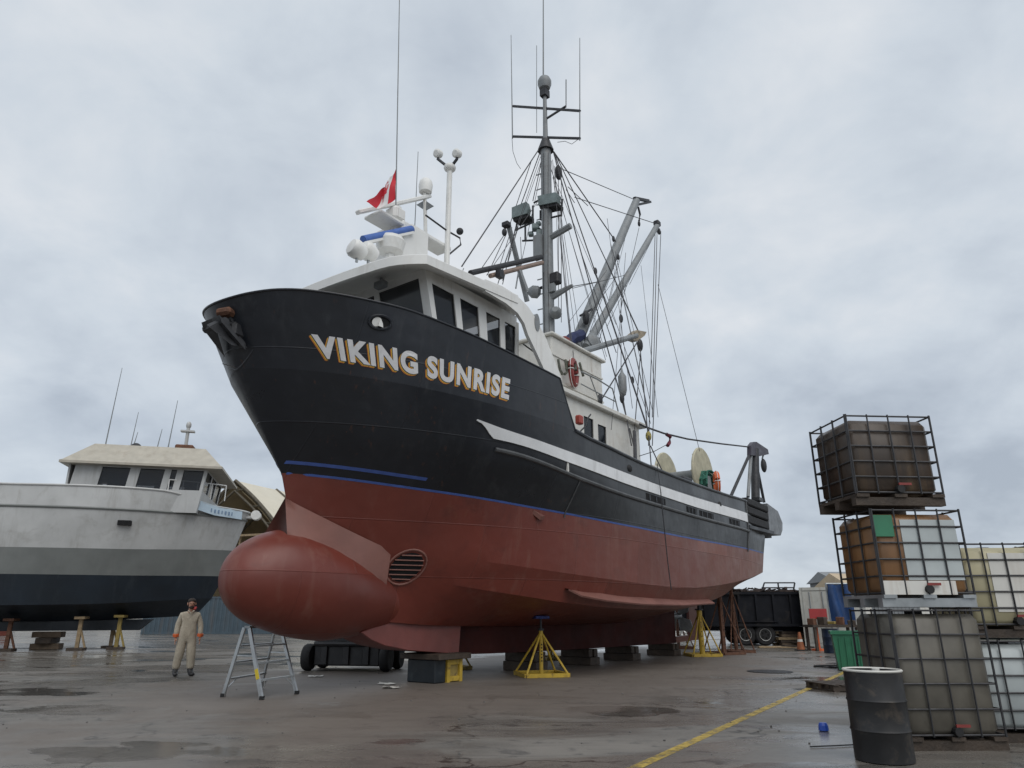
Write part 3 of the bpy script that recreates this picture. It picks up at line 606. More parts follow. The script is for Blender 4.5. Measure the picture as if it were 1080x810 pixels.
# twin flood pole
a, b_ = px(471.5, 268, .6), px(472, 176, .6); MB().tube((-a[0], .6, 8.5), (-a[0] - .0, .6, b_[2]), .075, 10).build('light_pole', WHITE, boat); PX0 = -a[0]
hd = MB(); hd.ball((PX0, .6, b_[2] + .02), (.17, .17, .13)); hd.build('pole_head', WHITE, boat)
for x in (462, 482):
    c = B3(pxu(x, 162, -PX0)); arm = MB().path([(PX0, .6, b_[2]), (c.x, c.y, c.z - .18), c], .045, 6).build('light_arm', DARK, boat)
    MB().lathe([(.03, -.1), (.12, -.08), (.13, .06), (.08, .1)], c, (.9, .1, -.3), 12).build('pole_lamp', WHITE, boat)
for x, y, w in ((461, 234, .02), (480, 255, .02)): pass
MB().path([B3(px(x, y, .6)) for x, y in ((449, 227), (460, 235), (471, 243), (485, 251), (486, 258), (474, 268))], .025, 6).build('antenna_bracket', DARK, boat)
c = B3(px(485, 244, .6)); MB().ball(c, .1).build('antenna_ball', DARK, boat)
MB().tube(B3(px(449, 262, .3)), B3(px(448, 200, .3)), .05).build('satellite_dome_post', WHITE, boat)
c = B3(px(449, 196, .3)); MB().lathe([(.1, -.24), (.17, -.2), (.19, 0), (.17, .12), (.1, .2), (.02, .22)], c, n=14).build('satellite_dome', WHITE, boat)
c = B3(px(448, 217, .3)); MB().prism([B3(pxu(x, y, -c.x)) for x, y in ((439, 216), (448, 211), (457, 217), (448, 222))], (-.03, 0, 0)).build('radar_reflector', GREYP, boat)
def whip(x0, y0, x1, y1, v, r=.013, mat=GREYP, name='whip_antenna'): return MB().tube(B3(px(x0, y0, v)), B3(px(x1, y1, v)), r, 6, r * .7).build(name, mat, boat)
whip(417.5, 216, 421.5, -12, .9, .016); whip(437, 250, 441, 160, 0); whip(474, 270, 475, 196, .3, .01)
whip(489, 283, 483, 300, 1.0)
# ---- main mast
mu = px(578, 300, 0)[0]; MX = -mu
def mp(y, v=0., x=None):                                              # point on the mast centreline at photo row y
    r = pxu(578, y, mu); return Vector((MX, 0, r[2]))
MB().tube((MX, 0, 5), mp(158), .21, 16, .19).build('main_mast', GREYP, boat)
mh = MB(); mh.tube(mp(158), mp(146), .3, 10, .14); mh.build('masthead', DARK, boat)
MB().tube(mp(150), mp(97), .1, 10, .07).build('topmast', GREYP, boat)
c = mp(86); MB().lathe([(.08, -.3), (.2, -.24), (.26, -.05), (.26, .08), (.2, .22), (.08, .3)], c, n=16).build('radome', GREYP, boat)
c = mp(97); MB().box(c, (.3, .25, .3)).build('radome_bracket', DARK, boat)
def Lx(x, y, v): return B3(px(x, y, v))
def mu_pt(x, y): return B3(pxu(x, y, mu))                              # point in the athwartship plane of the mast
MB().bar(mu_pt(541, 112), mu_pt(612, 117), .07).build('antenna_yard', DARK, boat)
MB().bar(mu_pt(541, 144), mu_pt(612, 146), .07).build('antenna_yard', DARK, boat)
MB().bar(mu_pt(575, 126), mu_pt(597, 112), .06).build('antenna_arm', DARK, boat)
def mline(name, x0, y0, x1, y1, r, mat=GREYP, r2=None): return MB().tube(mu_pt(x0, y0), mu_pt(x1, y1), r, 6, r2).build(name, mat, boat)
mline('whip_antenna', 540.5, 146, 539, 37, .024, r2=.012); mline('whip_antenna', 611.5, 148, 611.5, 40, .024, r2=.012); mline('whip_antenna', 573, 100, 573, -14, .03, r2=.02); mline('whip_antenna', 566, 140, 566, 48, .012); mline('whip_antenna', 597, 113, 597, 84, .02)
MB().path([mu_pt(x, y) for x, y in ((540, 146), (541, 160), (545, 172), (549, 178))], .01, 5).build('cable', ROPE, boat)
MB().path([mu_pt(x, y) for x, y in ((611, 146), (603, 152), (596, 149), (588, 150))], .01, 5).build('cable', ROPE, boat)
for y in range(180, 360, 16): MB().bar(mp(y) + Vector((.0, -.19, 0)), mp(y) + Vector((.02, -.42, 0)), .03).build('mast_step', GREYP, boat)
for k, x in enumerate((575.5, 580.5)): MB().path([mu_pt(x + (2 if y > 300 else 0), y) + Vector((.22, .05, 0)) for y in (165, 220, 290, 380)], .012, 5).build('mast_cable', ROPE, boat)
# flood light boxes and crosstrees
def plate_box(name, pts, th, mat, parent=boat):
    q = [mu_pt(x, y) for x, y in pts]; return MB().prism([p + Vector((.25, 0, 0)) for p in q], (-th, 0, 0)).build(name, mat, parent, smooth=False)
LB = M('lamp_box_grey_green', (.16, .2, .2), .55, var=.2, scale=4)
for pts in (((544, 222), (559, 216), (561, 223), (560, 228), (544, 233)), ((571, 210), (590, 206), (593, 209), (591, 216), (572, 220))):
    q = plate_box('floodlight_box', pts, .2, LB)
    MB().prism([mu_pt(pts[-1][0], pts[-1][1]) + Vector((.2, 0, 0)), mu_pt(pts[-2][0], pts[-2][1]) + Vector((.2, 0, 0)), mu_pt(pts[-2][0], pts[-2][1] + 3) + Vector((.2, 0, 0)), mu_pt(pts[-1][0] + 1, pts[-1][1] + 3) + Vector((.2, 0, 0))], (-.4, 0, 0)).build('lamp_face', BLACK, q)
for a in ((543, 243, 563, 234), (551, 254, 572, 253), (563, 214, 572, 209), (571, 232, 592, 227), (545, 236, 545, 243), (562, 217, 562, 240), (570, 222, 570, 232), (593, 210, 592, 228), (554, 236, 554, 254), (563, 236, 575, 246)): mline('crosstree_bar', *a, .035, DARK)
for a in ((578, 252, 602, 238),): mline('crosstree_arm', *a, .11, GREYP)
for x, y, r in ((565, 240, .2), (570, 247, .22), (560, 247, .14), (568, 236, .13)): MB().box(mu_pt(x, y), (r * 1.4, r * 1.3, r * 1.1), r * 3).build('winch_head', LB, boat, bevel=.03)
MB().box(mp(262) + Vector((.26, -.2, 0)), (.2, .3, .9)).build('boom_pivot', GREYP, boat)
# booms laid forward over the wheelhouse
for x0, y0, x1, y1, r, m_ in ((496, 288, 571, 271, .085, DARK), (517, 291, 572, 277, .075, M('primed_boom', (.22, .16, .13), .6, var=.25))): MB().tube(Lx(x0, y0, .1), Lx(x1, y1, .1), r, 10).build('forward_boom', m_, boat)
MB().bar(Lx(548, 285, .3), Lx(556, 307, .4), .09).build('boom_crutch', GREYP, boat)
MB().bar(Lx(547, 286, -.3), Lx(544, 304, .2), .04).build('boom_crutch', GREYP, boat)
c = Lx(527, 289, .3); MB().box(c, (.2, .16, .26)).build('boom_block', DARK, boat)
# starboard outrigger
MB().tube(Lx(536, 236, -2.2), Lx(556, 318, -2.2), .1, 8).build('outrigger', GREYP, boat)
c = Lx(534, 237, -2.2); MB().box(c, (.25, .3, .2)).build('outrigger_head', DARK, boat, bevel=.03)
MB().ball(Lx(532, 245, -2.2), (.1, .1, .16)).build('outrigger_block', DARK, boat)
# mast fittings
for x, y, r in ((566, 309, .22), (588, 331, .19)): MB().lathe([(.08, -.2), (r, -.1), (r, .1), (.1, .24)], mu_pt(x, y) + Vector((.1, 0, 0)), (.6, .3 if x > 570 else -.8, .1), 14).build('mast_lamp', GREYP, boat)
mline('lamp_arm', 557, 309, 572, 303, .05, DARK); mline('mast_horn', 582, 313, 604, 301, .13, GREYP, .06); MB().box(mu_pt(586, 294), (.3, .35, .4)).build('mast_fitting', DARK, boat, bevel=.04)
MB().box(mu_pt(584, 305) + Vector((.1, 0, 0)), (.14, .24, .3)).build('mast_bracket', GREYP, boat)
# aft booms
MB().tube(Lx(606, 366, 0), Lx(671, 212, 0), .23, 12, .17).build('cargo_boom', GREYP, boat)
MB().tube(Lx(618, 366, .8), Lx(693, 238, .8), .15, 12, .12).build('cargo_boom', GREYP, boat)
MB().tube(Lx(613, 371, 1.6), Lx(671, 354, 1.6), .1, 10).build('davit_boom', GREYP, boat)
MB().prism([Lx(662, 356, 1.65), Lx(672, 348, 1.65), (Lx(682, 350, 1.65)), Lx(680, 354, 1.65), Lx(672, 360, 1.65)], (0, -.2, 0)).build('davit_head', M('chafed_davit_head', (.3, .25, .18), .6, var=.3), boat)
MB().bar(Lx(669, 209, 0), Lx(684, 212, 0), .12).build('boom_head', DARK, boat); MB().bar(Lx(672, 216, 0), Lx(686, 213, 0), .1).build('boom_head', DARK, boat)
MB().box(Lx(693, 236, .8), (.3, .25, .25)).build('boom_head', DARK, boat, bevel=.04)
def block(x, y, v, r=.1): MB().ball(Lx(x, y, v), (r * .8, r * .6, r * 1.4), 10, 7).build('pulley_block', DARK, boat)
for a in ((674, 236, 0), (589, 182, 0, .22), (652, 271, .3), (695, 244, .8, .12), (675, 364, 1.65, .17), (647, 252, 0), (628, 286, 1.2), (655, 336, 1, .12), (667, 401, 1.6, .1), (618, 335, .3, .2), (633, 421, 2.3, .12), (656, 420, 2.2, .12)): block(*a)
MB().path([Lx(673, 218, 0), Lx(675, 226, 0), Lx(674, 233, 0)], .05).build('boom_hook', DARK, boat)
MB().bar(Lx(612, 333, .3), Lx(624, 326, .3), .07).build('lamp_arm', DARK, boat)
# rigging: photo endpoints with their distance to port
RIG = [(568, 158, -.1, 487, 281, .6, .018), (569, 162, -.2, 549, 217, -1.2, .016), (549, 217, -1.2, 530, 300, -2.4, .014), (572, 166, -.2, 562, 212, -.5, .014),
    (583, 158, .1, 664, 452, 2.3, .018), (585, 162, .1, 626, 282, 1.2, .018), (626, 282, 1.2, 684, 455, 2.9, .024), (587, 165, .1, 642, 281, .9, .016), (642, 281, .9, 674, 351, 1.65, .022),
    (584, 160, 0, 651, 257, 0, .02), (592, 178, 0, 668, 210, 0, .014), (606, 208, 0, 692, 236, .7, .014), (599, 197, 0, 620, 217, 0, .014),
    (672, 361, 1.65, 634, 422, 2.3, .02), (675, 366, 1.65, 683, 455, 2.9, .016), (676, 366, 1.65, 668, 470, 2.6, .014),
    (691, 244, .8, 684, 470, 2.9, .013), (693, 244, .8, 688, 440, 2.9, .013), (697, 244, .8, 688, 470, 3.0, .013), (694, 300, .9, 738, 476, 2.5, .009),
    (533, 246, -2.2, 508, 283, -2, .013), (534, 247, -2.2, 514, 290, -2, .013), (540, 240, -2.2, 524, 290, -2.2, .012), (545, 245, -2.2, 530, 296, -2.2, .012), (549, 250, -1, 551, 300, -2.4, .01),
    (589, 186, 0, 589, 330, .2, .01), (592, 190, 0, 592, 340, .2, .01), (604, 302, .1, 632, 297, .3, .014), (604, 304, .1, 660, 290, .6, .01),
    (652, 275, .3, 632, 360, .6, .01), (674, 240, 0, 654, 330, .5, .01), (668, 226, 0, 622, 350, .4, .01), (655, 310, 1, 655, 398, 2.2, .01), (657, 420, 2.2, 666, 470, 2.7, .016), (640, 285, .3, 600, 340, 0, .008), (650, 292, .5, 612, 345, .2, .008), (680, 262, .8, 640, 345, .8, .008),
    (684, 455, 2.9, 687, 495, 3.25, .016), (686, 470, 2.95, 701, 502, 3.25, .016), (669, 455, 2.8, 670, 489, 3.1, .05), (664, 452, 2.4, 671, 480, 2.9, .02),
    (586, 170, .1, 612, 264, .7, .012), (612, 264, .7, 650, 372, 2, .012), (649, 262, 0, 618, 352, .3, .009), (662, 240, 0, 640, 330, .5, .008), (690, 248, .8, 664, 300, .8, .008), (597, 200, 0, 606, 214, 0, .012), (587, 230, 0, 589, 300, 0, .008), (561, 168, -.3, 538, 236, -2.2, .012), (636, 300, .4, 684, 440, 2.5, .009), (676, 280, .5, 694, 440, 2.9, .007)]
rg = random.Random(9)
for k in range(9): RIG.append((rg.uniform(580, 590), rg.uniform(160, 200), 0, rg.uniform(600, 655), rg.uniform(330, 440), rg.uniform(.5, 2.2), .008))
for k in range(5): RIG.append((rg.uniform(640, 690), rg.uniform(225, 290), .4, rg.uniform(640, 690), rg.uniform(430, 470), 2.6, .008))
for k in range(4): RIG.append((rg.uniform(565, 573), rg.uniform(162, 240), -.1, rg.uniform(505, 560), rg.uniform(285, 305), rg.uniform(-2, 0), .009))
for x0, y0, v0, x1, y1, v1, r in RIG: MB().tube(Lx(x0, y0, v0), Lx(x1, y1, v1), r * 1.15, 5).build('rigging_wire', ROPE, boat)
MB().path([Lx(*p) for p in ((664, 442, 2.3), (680, 450, 2.6), (700, 457, 2.7), (725, 463, 2.8), (760, 468, 2.85), (795, 472, 2.9))], .03, 6).build('rigging_wire', ROPE, boat)
MB().path([Lx(*p) for p in ((703, 458, 2.7), (707, 461, 2.7), (706, 467, 2.7), (704, 470, 2.7))], .06, 6).build('strap', M('dark_red_strap', (.13, .02, .035), .8), boat)
MB().path([Lx(*p) for p in ((703, 469, 2.7), (690, 476, 2.8), (674, 481, 2.8))], .012, 5).build('rigging_wire', ROPE, boat)
for z_, x_ in ((484, 459), ): pass
MB().ball(Lx(684, 460, 2.9), (.09, .09, .15)).build('rope_turn', M('yellow_rope', (.3, .25, .08), .8, var=.5, scale=20), boat)
MB().lathe([(.02, -.42), (.09, -.36), (.13, -.2), (.13, .25), (.05, .38), (.015, .55)], Lx(656.5, 405, 2.2), n=12).build('hanging_float', GREYP, boat)
MB().path([Lx(*p) for p in ((693, 489, 3.3), (697, 520, 3.42), (701, 560, 3.36), (704, 590, 3.3), (708, 622, 3.2))], .015, 5).build('hanging_rope', ROPE, boat)
# deck clutter on the casing
mb = MB(); mb.path([Lx(*p) for p in ((598, 362, .6), (603, 357, .6), (610, 355, .6), (613, 353, .6))], .2, 8); mb.build('canvas_bundle', M('navy_canvas', (.02, .03, .09), .8, var=.3, bump=.3), boat)
MB().box(Lx(595, 362, .9), (.35, .35, .35)).build('red_fuel_box', M('dull_red_box', (.2, .04, .035), .6), boat, bevel=.04)
MB().lathe([(.05, -.2), (.28, -.12), (.28, .12), (.05, .2)], Lx(625, 361, .9), (.3, .8, .2), 12).build('deck_lamp', GREYP, boat)
for k in range(5): MB().path([Lx(590 + k * 5 + random.uniform(-2, 2), 382 + random.uniform(-4, 6) + j * 6, 2.1) + Vector((random.uniform(-.1, .1), .05 * j, 0)) for j in range(3)], .04, 5).build('rope_coil', M('olive_rope', (.09, .095, .075), .9, var=.5, scale=15), boat)
# stern gantry
ga = [Lx(796, 527, 2.9), Lx(796, 474, 2.9)]
MB().tube(ga[0] - Vector((0, 0, .4)), ga[1], .17, 12).build('gantry_post', DARK, boat)
for x0, y0, x1, y1, r in ((771, 523, 791, 478, .06), (789, 524, 792, 480, .07), (806, 530, 796, 480, .06)): MB().tube(Lx(x0, y0, 2.95), Lx(x1, y1, 2.9), r, 8).build('gantry_strut', DARK if x0 != 789 else GREYP, boat)
MB().prism([Lx(x, y, 3.0) for x, y in ((792, 480), (792, 470), (795, 466), (798, 466), (810, 474), (811, 479), (802, 481))], (0, -.16, 0)).build('gantry_head', M('purple_grey_gantry_paint', (.035, .03, .045), .5), boat)
MB().path([Lx(805, 480, 2.9), Lx(804, 484, 2.9)], .04).build('gantry_shackle', STEEL, boat); MB().ball(Lx(805.5, 491, 2.9), (.16, .12, .3)).build('gantry_block', DARK, boat)
MB().box(Lx(799, 527, 3.0), (.5, .3, .14)).build('gantry_foot', FADED, boat)
# net drum
du = 18.3
DZ = 6.72
for v0 in (1.45, -.1):
    dr_ = MB(); dr_.lathe([(1.02, 0), (1.05, .03), (1.05, .07), (1.02, .1)], (-du, v0, DZ), (0, 1, 0), 36); fo_ = dr_.build('drum_flange', DRUMW, boat)
    for k in range(8):
        a = k * math.pi / 4; MB().bar(Vector((-du, v0 - .03, DZ)) + Vector((math.cos(a), 0, math.sin(a))) * .15, Vector((-du, v0 - .03, DZ)) + Vector((math.cos(a), 0, math.sin(a))) * .97, .05).build('flange_rib', DRUMW, fo_)
MB().tube((-du, -.2, DZ), (-du, 1.5, DZ), .2, 16).build('drum_core', GREYP, boat)
for k in range(9): MB().path([(-du + .55 * math.cos(a) + .04 * math.sin(5 * a + k), 1.55 + k * .035 + .03 * math.sin(3 * a + k), 6.2 + .55 * math.sin(a) * (1 + .1 * math.sin(k))) for a in [2 * math.pi * j / 16 for j in range(16)]], .035, 5, True).build('net_twine', GREEN, boat)
for v0 in (1.75, -.7): MB().prism([(-du + .5, v0, 4.4), (-du - .5, v0, 4.4), (-du - .15, v0, 6.6), (-du + .15, v0, 6.6)], (0, -.1, 0)).build('drum_frame', GREYP, boat)
MB().box(Lx(686, 497, 2.2), (.5, .5, .3)).build('deck_box', WHITE2, boat, bevel=.04)
MB().box(Lx(722, 508, 2.3), (.8, .3, .3)).build('deck_winch', DARK, boat, bevel=.05)
c = hull_px(664, 493)[0]
for x, y in ((664, 494), (759, 532)):
    p, n_ = hull_px(x, y)
    if p: MB().ball(p, (.13, .05, .1)).build('mooring_pipe', BLACK, boat)

# things carried on the boat
def ring(name, c, ax, R_, r, mat, label, cat, ropes=4):
    e_ = empty(name, c, 0, label, cat); m = Vector(ax).to_track_quat('Z', 'Y').to_matrix()
    MB().path([m @ Vector((R_ * math.cos(a), R_ * math.sin(a), 0)) for a in [2 * math.pi * k / 28 for k in range(28)]], r, 10, True).build('ring', mat, e_)
    for k in range(ropes):
        a0 = 2 * math.pi * k / ropes; MB().path([m @ Vector((R_ * math.cos(a), R_ * math.sin(a), 0)) + (m @ Vector((r * 1.15 * math.cos(t), r * 1.15 * math.cos(t) * 0, r * 1.15 * math.sin(t)))) for t, a in [(2 * math.pi * j / 10, a0) for j in range(10)]], .012, 5, True).build('band', WHITE, e_)
    MB().path([m @ Vector(((R_ + r + .03 * abs(math.sin(2 * a))) * math.cos(a), (R_ + r + .03 * abs(math.sin(2 * a))) * math.sin(a), 0)) for a in [2 * math.pi * k / 24 for k in range(24)]], .01, 5, True).build('grab_line', WHITE, e_)
    return e_
ring('lifebuoy', BW(*px(605, 393, 2.12)), PORT + AFT * .35, .34, .08, BUOYRED, 'faded red lifebuoy hung on the white casing below the mast', 'lifebuoy')
ring('lifebuoy', BW(*px(756, 509, 2.4)), PORT * .8 + AFT * .4, .34, .1, ORANGE, 'bright orange lifebuoy beside the net drum near the stern', 'lifebuoy')
# flag
fe = empty('flag', BW(*px(418, 209, .9)), 0, 'red and white maple leaf flag drooping from the tall whip antenna', 'flag')
rows = []; tl = BW(*px(418, 177, .9)); bl = BW(*px(417, 209, .9)); tr_ = BW(*px(405, 197, .9)); br_ = BW(*px(388, 217, .9))
for i in range(25):
    s = i / 24; rows.append([])
    for j in range(13):
        t = j / 12; p = tl.lerp(tr_, s).lerp(bl.lerp(br_, s), t) + Vector((0, 1, 0)) * (.12 * math.sin(s * 9 + t * 2) * s + .05 * math.sin(t * 7 + s * 4)) + Vector((0, 0, -.12 * math.sin(s * math.pi) * t)); rows[-1].append(p - fe.location)
FW = M('flag_white', (.7, .7, .7), .8, var=.05); FR = M('flag_red', (.55, .025, .04), .8, var=.1)
MB().sheet(rows[:8]).build('red_band', FR, fe); MB().sheet(rows[7:18]).build('white_band', FW, fe); MB().sheet(rows[17:]).build('red_band', FR, fe)
leaf = [(0, .45), (.1, .25), (.25, .32), (.2, .05), (.36, .15), (.42, 0), (.3, -.12), (.33, -.2), (.05, -.18), (.03, -.42), (-.03, -.42), (-.05, -.18), (-.33, -.2), (-.3, -.12), (-.42, 0), (-.36, .15), (-.2, .05), (-.25, .32), (-.1, .25)]
def fp(s, t):
    i, j = min(23, int(s * 24)), min(11, int(t * 12)); a, b_ = s * 24 - i, t * 12 - j
    return (rows[i][j] * (1 - a) + rows[i + 1][j] * a) * (1 - b_) + (rows[i][j + 1] * (1 - a) + rows[i + 1][j + 1] * a) * b_ + Vector((0, -.02, 0))
mb = MB(); pts = [fp(.52 + x * .42, .5 - y * .8) for x, y in leaf]; c = fp(.52, .5)
mb.add([c] + pts, [(0, k + 1, (k + 1) % len(pts) + 1) for k in range(len(pts))]); mb.build('maple_leaf', FR, fe, smooth=False)
# ------------------------------------------------------------------ props under the hull
BVH2 = tris([ub_mb])
def hull_under(p):                                                    # height of the bottom plating above a ground point
    q = BINV @ Vector((p.x, p.y, .0)); h = BVH2.ray_cast(q, Vector((0, 0, 1))); return h[0].z if h[0] else 2.0
PADB = M('blue_pad_paint', (.02, .035, .16), .6, var=.2)
def jack(p, top, spread, mat, label, legs=4, rz=.3, post_r=.05, screw=.35, pad=PADB, group='stands propping the big hull'):
    e = empty('jack_stand', (p.x, p.y, 0), rz, label, 'jack stand', group); pt = top - screw
    po = MB(); po.tube((0, 0, .03), (0, 0, pt), post_r, 10); post = po.build('post', mat, e)
    for k in range(6): MB().tube((0, -post_r - .004, .35 + k * (pt - .6) / 6), (0, -post_r + .01, .35 + k * (pt - .6) / 6), .018, 8).build('pin_hole', VOID, post)
    MB().tube((0, 0, pt - .1), (0, 0, top - .06), post_r * .62, 10).build('screw', DARK, e); MB().tube((0, 0, pt), (0, 0, pt + .05), post_r * 1.6, 10).build('collar', DARK, e)
    MB().box((0, 0, top - .035), (.36, .36, .07)).build('pad', pad, e, bevel=.01)
    cs = [Vector((math.cos(a), math.sin(a), 0)) * spread for a in [math.pi / 4 + 2 * math.pi * k / legs for k in range(legs)]]
    for c in cs: MB().tube(Vector((0, 0, pt - .03)), c + Vector((0, 0, .06)), .026, 8).build('leg', mat, e)
    for k in range(legs): MB().bar(cs[k] + Vector((0, 0, .05)), cs[(k + 1) % legs] + Vector((0, 0, .05)), .09, .09).build('base_bar', mat, e)
    for c in cs: MB().bar(c * .96 + Vector((0, 0, .04)), Vector((0, 0, .04)), .05, .05).build('base_brace', mat, e)
    return e
p = ground(571, 713); jack(p, hull_under(p), .74, YEL, 'bright yellow pyramid jack stand with blue pad, nearest one amidships', rz=.25)
p = ground(741, 692); jack(p, hull_under(p), .72, YEL, 'yellow jack stand with a thick post under the after part of the red hull', rz=.1, post_r=.1, screw=.5)
p = ground(764, 690); jack(p, hull_under(p), .75, RUST, 'tall rusty jack stand beneath the rising stern plating', rz=.5, post_r=.09)
p = ground(777, 688); jack(p, hull_under(p), .7, RUST, 'dark rust brown jack stand, rearmost of those under the stern', rz=.2, post_r=.07)
p = ground(716, 684); jack(p, hull_under(p), .75, RUST, 'dark rusty jack stand behind the keel on the far side of the hull', rz=.0, post_r=.07)
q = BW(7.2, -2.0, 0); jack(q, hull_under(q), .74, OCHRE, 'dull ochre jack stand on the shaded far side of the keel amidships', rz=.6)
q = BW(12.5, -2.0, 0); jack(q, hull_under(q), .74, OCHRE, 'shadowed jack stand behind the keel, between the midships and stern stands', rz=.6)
# keel blocks
def cribbing(u, v, w, n, lab, top=None, wid=1.1, mats=(DWOOD, WOOD)):
    c = BW(u, v, 0); z = 0; H_ = top or pl(KB, u); e = empty('keel_block', c, boat.rotation_euler.z, lab, 'keel block', 'timber blocks under the keel'); h = H_ / n
    for k in range(n):
        if k % 2 == 0: MB().box((0, 0, z + h / 2), (w, wid, h - .006)).build('timber', mats[k % 2], e, bevel=.012)
        else:
            for s in (-.28, .28): MB().box((s * w, 0, z + h / 2), (w * .38, wid * .9, h - .006)).build('timber', mats[(k + 1) % 2], e, bevel=.012)
        z += h
    return e
for u, lab in ((8.2, 'low dark timber block under the keel just behind the yellow stand'), (11.0, 'dark timber keel block midway along the keel'), (13.7, 'timber keel block under the after half of the keel'), (16.9, 'timber block at the after end of the keel')): cribbing(u, 0, .55, 2, lab)
c = BW(4.35, .0, 0); e = empty('keel_cradle', c, boat.rotation_euler.z, 'blue steel box with yellow end frame carrying the forward keel', 'keel cradle')
KT = pl(KB, 4.35) - .14
MB().box((.25, .2, KT / 2), (.36, .85, KT)).build('blue_box', M('chipped_blue_steel', (.005, .01, .015), .5, var=.3, dirt=(.05, .06, .065), dfac=.6, dscale=3), e, bevel=.02)
MB().box((-.05, .2, KT + .06), (1.1, 1.2, .12)).build('timber_cap', DWOOD, e, bevel=.012)
for sx in (.0, -.42):
    for sy in (-.3, .6): MB().box((sx, sy, KT / 2), (.1, .1, KT)).build('frame_post', YEL, e)
for sx in (.0, -.42):
    for z in (.06, KT - .06): MB().box((sx, .15, z), (.08, .8, .1)).build('frame_bar', YEL, e)
for sy in (-.3, .6):
    for z in (.07, KT - .07): MB().box((-.21, sy, z), (.32, .08, .1)).build('frame_bar', YEL, e)
MB().box((-.21, .59, KT * .5), (.3, .03, KT * .7)).build('gusset', OCHRE, e)
# wheeled boat carriage under the bulb
c = ground(374, 706); e = empty('boat_carriage', c, R(-8), 'low black hydraulic carriage on rubber wheels beneath the bulbous bow', 'boat carriage')
e.scale = (1.1, 1.0, 1.1)
CM = M('oily_black_paint', (.012, .012, .014), .45, var=.4, scale=4, dirt=(.045, .035, .028), dfac=.5, dscale=4)
MB().box((0, 0, .53), (1.66, 1.4, .82)).build('deck_frame', CM, e, bevel=.03)
MB().box((0, -.05, .8), (1.5, 1.2, .16)).build('bolster', DWOOD, e, bevel=.02)
MB().box((.1, -.05, .95), (1.7, .5, .14)).build('bolster', CM, e, bevel=.02)
for x in (-.55, .0, .5): MB().box((x, -.72, .36), (.16, .12, .42)).build('side_post', CM, e, bevel=.01)
MB().tube((-.8, -.78, .62), (.8, -.78, .62), .06, 8).build('hydraulic_pipe', CM, e); MB().tube((-.9, -.5, .3), (.9, -.5, .3), .07, 8).build('axle', CM, e)
for x in (-.98, .98):
    for y in (-.62, .4):
        w = MB(); w.lathe([(.2, -.11), (.28, -.11), (.31, -.06), (.31, .06), (.28, .11), (.2, .11)], (x, y, .31), (1, .0, 0), 20); wo = w.build('wheel', BLACK, e)
        MB().lathe([(.05, -.1), (.19, -.09), (.19, .09), (.05, .1)], (x, y, .31), (1, 0, 0), 14).build('rim', STEEL, wo)

# ------------------------------------------------------------------ step ladder
A1a, A1b, A2a, A2b = ground(235, 735), ground(276, 738), ground(275, 727), ground(313, 732)
cen = (A1a + A1b + A2a + A2b) / 4; e = empty('step_ladder', cen, 0, 'double sided aluminium step ladder standing before the bulbous bow', 'step ladder')
T1, T2 = atY(260, 667, (A1a.y + A1b.y) / 2), atY(293, 665, (A2a.y + A2b.y) / 2)
T1.z = T2.z = 1.2; sd_ = (A1b - A1a).normalized() * .07
legs = [(A1a, T1 - sd_), (A1b, T1 + sd_), (A2a, T2 - sd_), (A2b, T2 + sd_)]
LG = [[a - cen, b - cen] for a, b in legs]
for a, b in LG:
    m = MB(); m.bar(a, b, .035, .075); lo = m.build('rail', ALU, e); MB().box(a + Vector((0, 0, .03)), (.07, .09, .06)).build('rubber_foot', BLACK, lo)
MB().add([LG[0][1] + Vector((0, 0, .0)), LG[1][1], LG[3][1], LG[2][1], LG[0][1] + Vector((0, 0, .04)), LG[1][1] + Vector((0, 0, .04)), LG[3][1] + Vector((0, 0, .04)), LG[2][1] + Vector((0, 0, .04))], [(0, 1, 2, 3), (4, 5, 6, 7), (0, 1, 5, 4), (1, 2, 6, 5), (2, 3, 7, 6), (3, 0, 4, 7)]).build('top_plate', STEEL, e, smooth=False)
for i, j in ((0, 2), (1, 3)):
    for t in (.26, .5, .74): MB().bar(LG[i][0].lerp(LG[i][1], t), LG[j][0].lerp(LG[j][1], t), .09, .03).build('tread', ALU, e)
for i, j in ((0, 1), (2, 3)): MB().bar(LG[i][0].lerp(LG[i][1], .6), LG[j][0].lerp(LG[j][1], .6), .02, .02).build('spreader', ALU, e)
for i, j in ((0, 2), (1, 3)):
    for k, l_ in ((i, j), (j, i)): MB().bar(LG[k][0].lerp(LG[k][1], .1), LG[k][0].lerp(LG[l_][0], .22) + (LG[k][1] - LG[k][0]) * .25, .02, .01).build('brace', ALU, e)
p0 = LG[1][0].lerp(LG[1][1], .42); p1 = LG[1][0].lerp(LG[1][1], .28); MB().bar(p0 + Vector((.0, -.024, 0)), p1 + Vector((0, -.024, 0)), .012, .07).build('warning_sticker', M('yellow_sticker', (.6, .45, .03), .5), e)

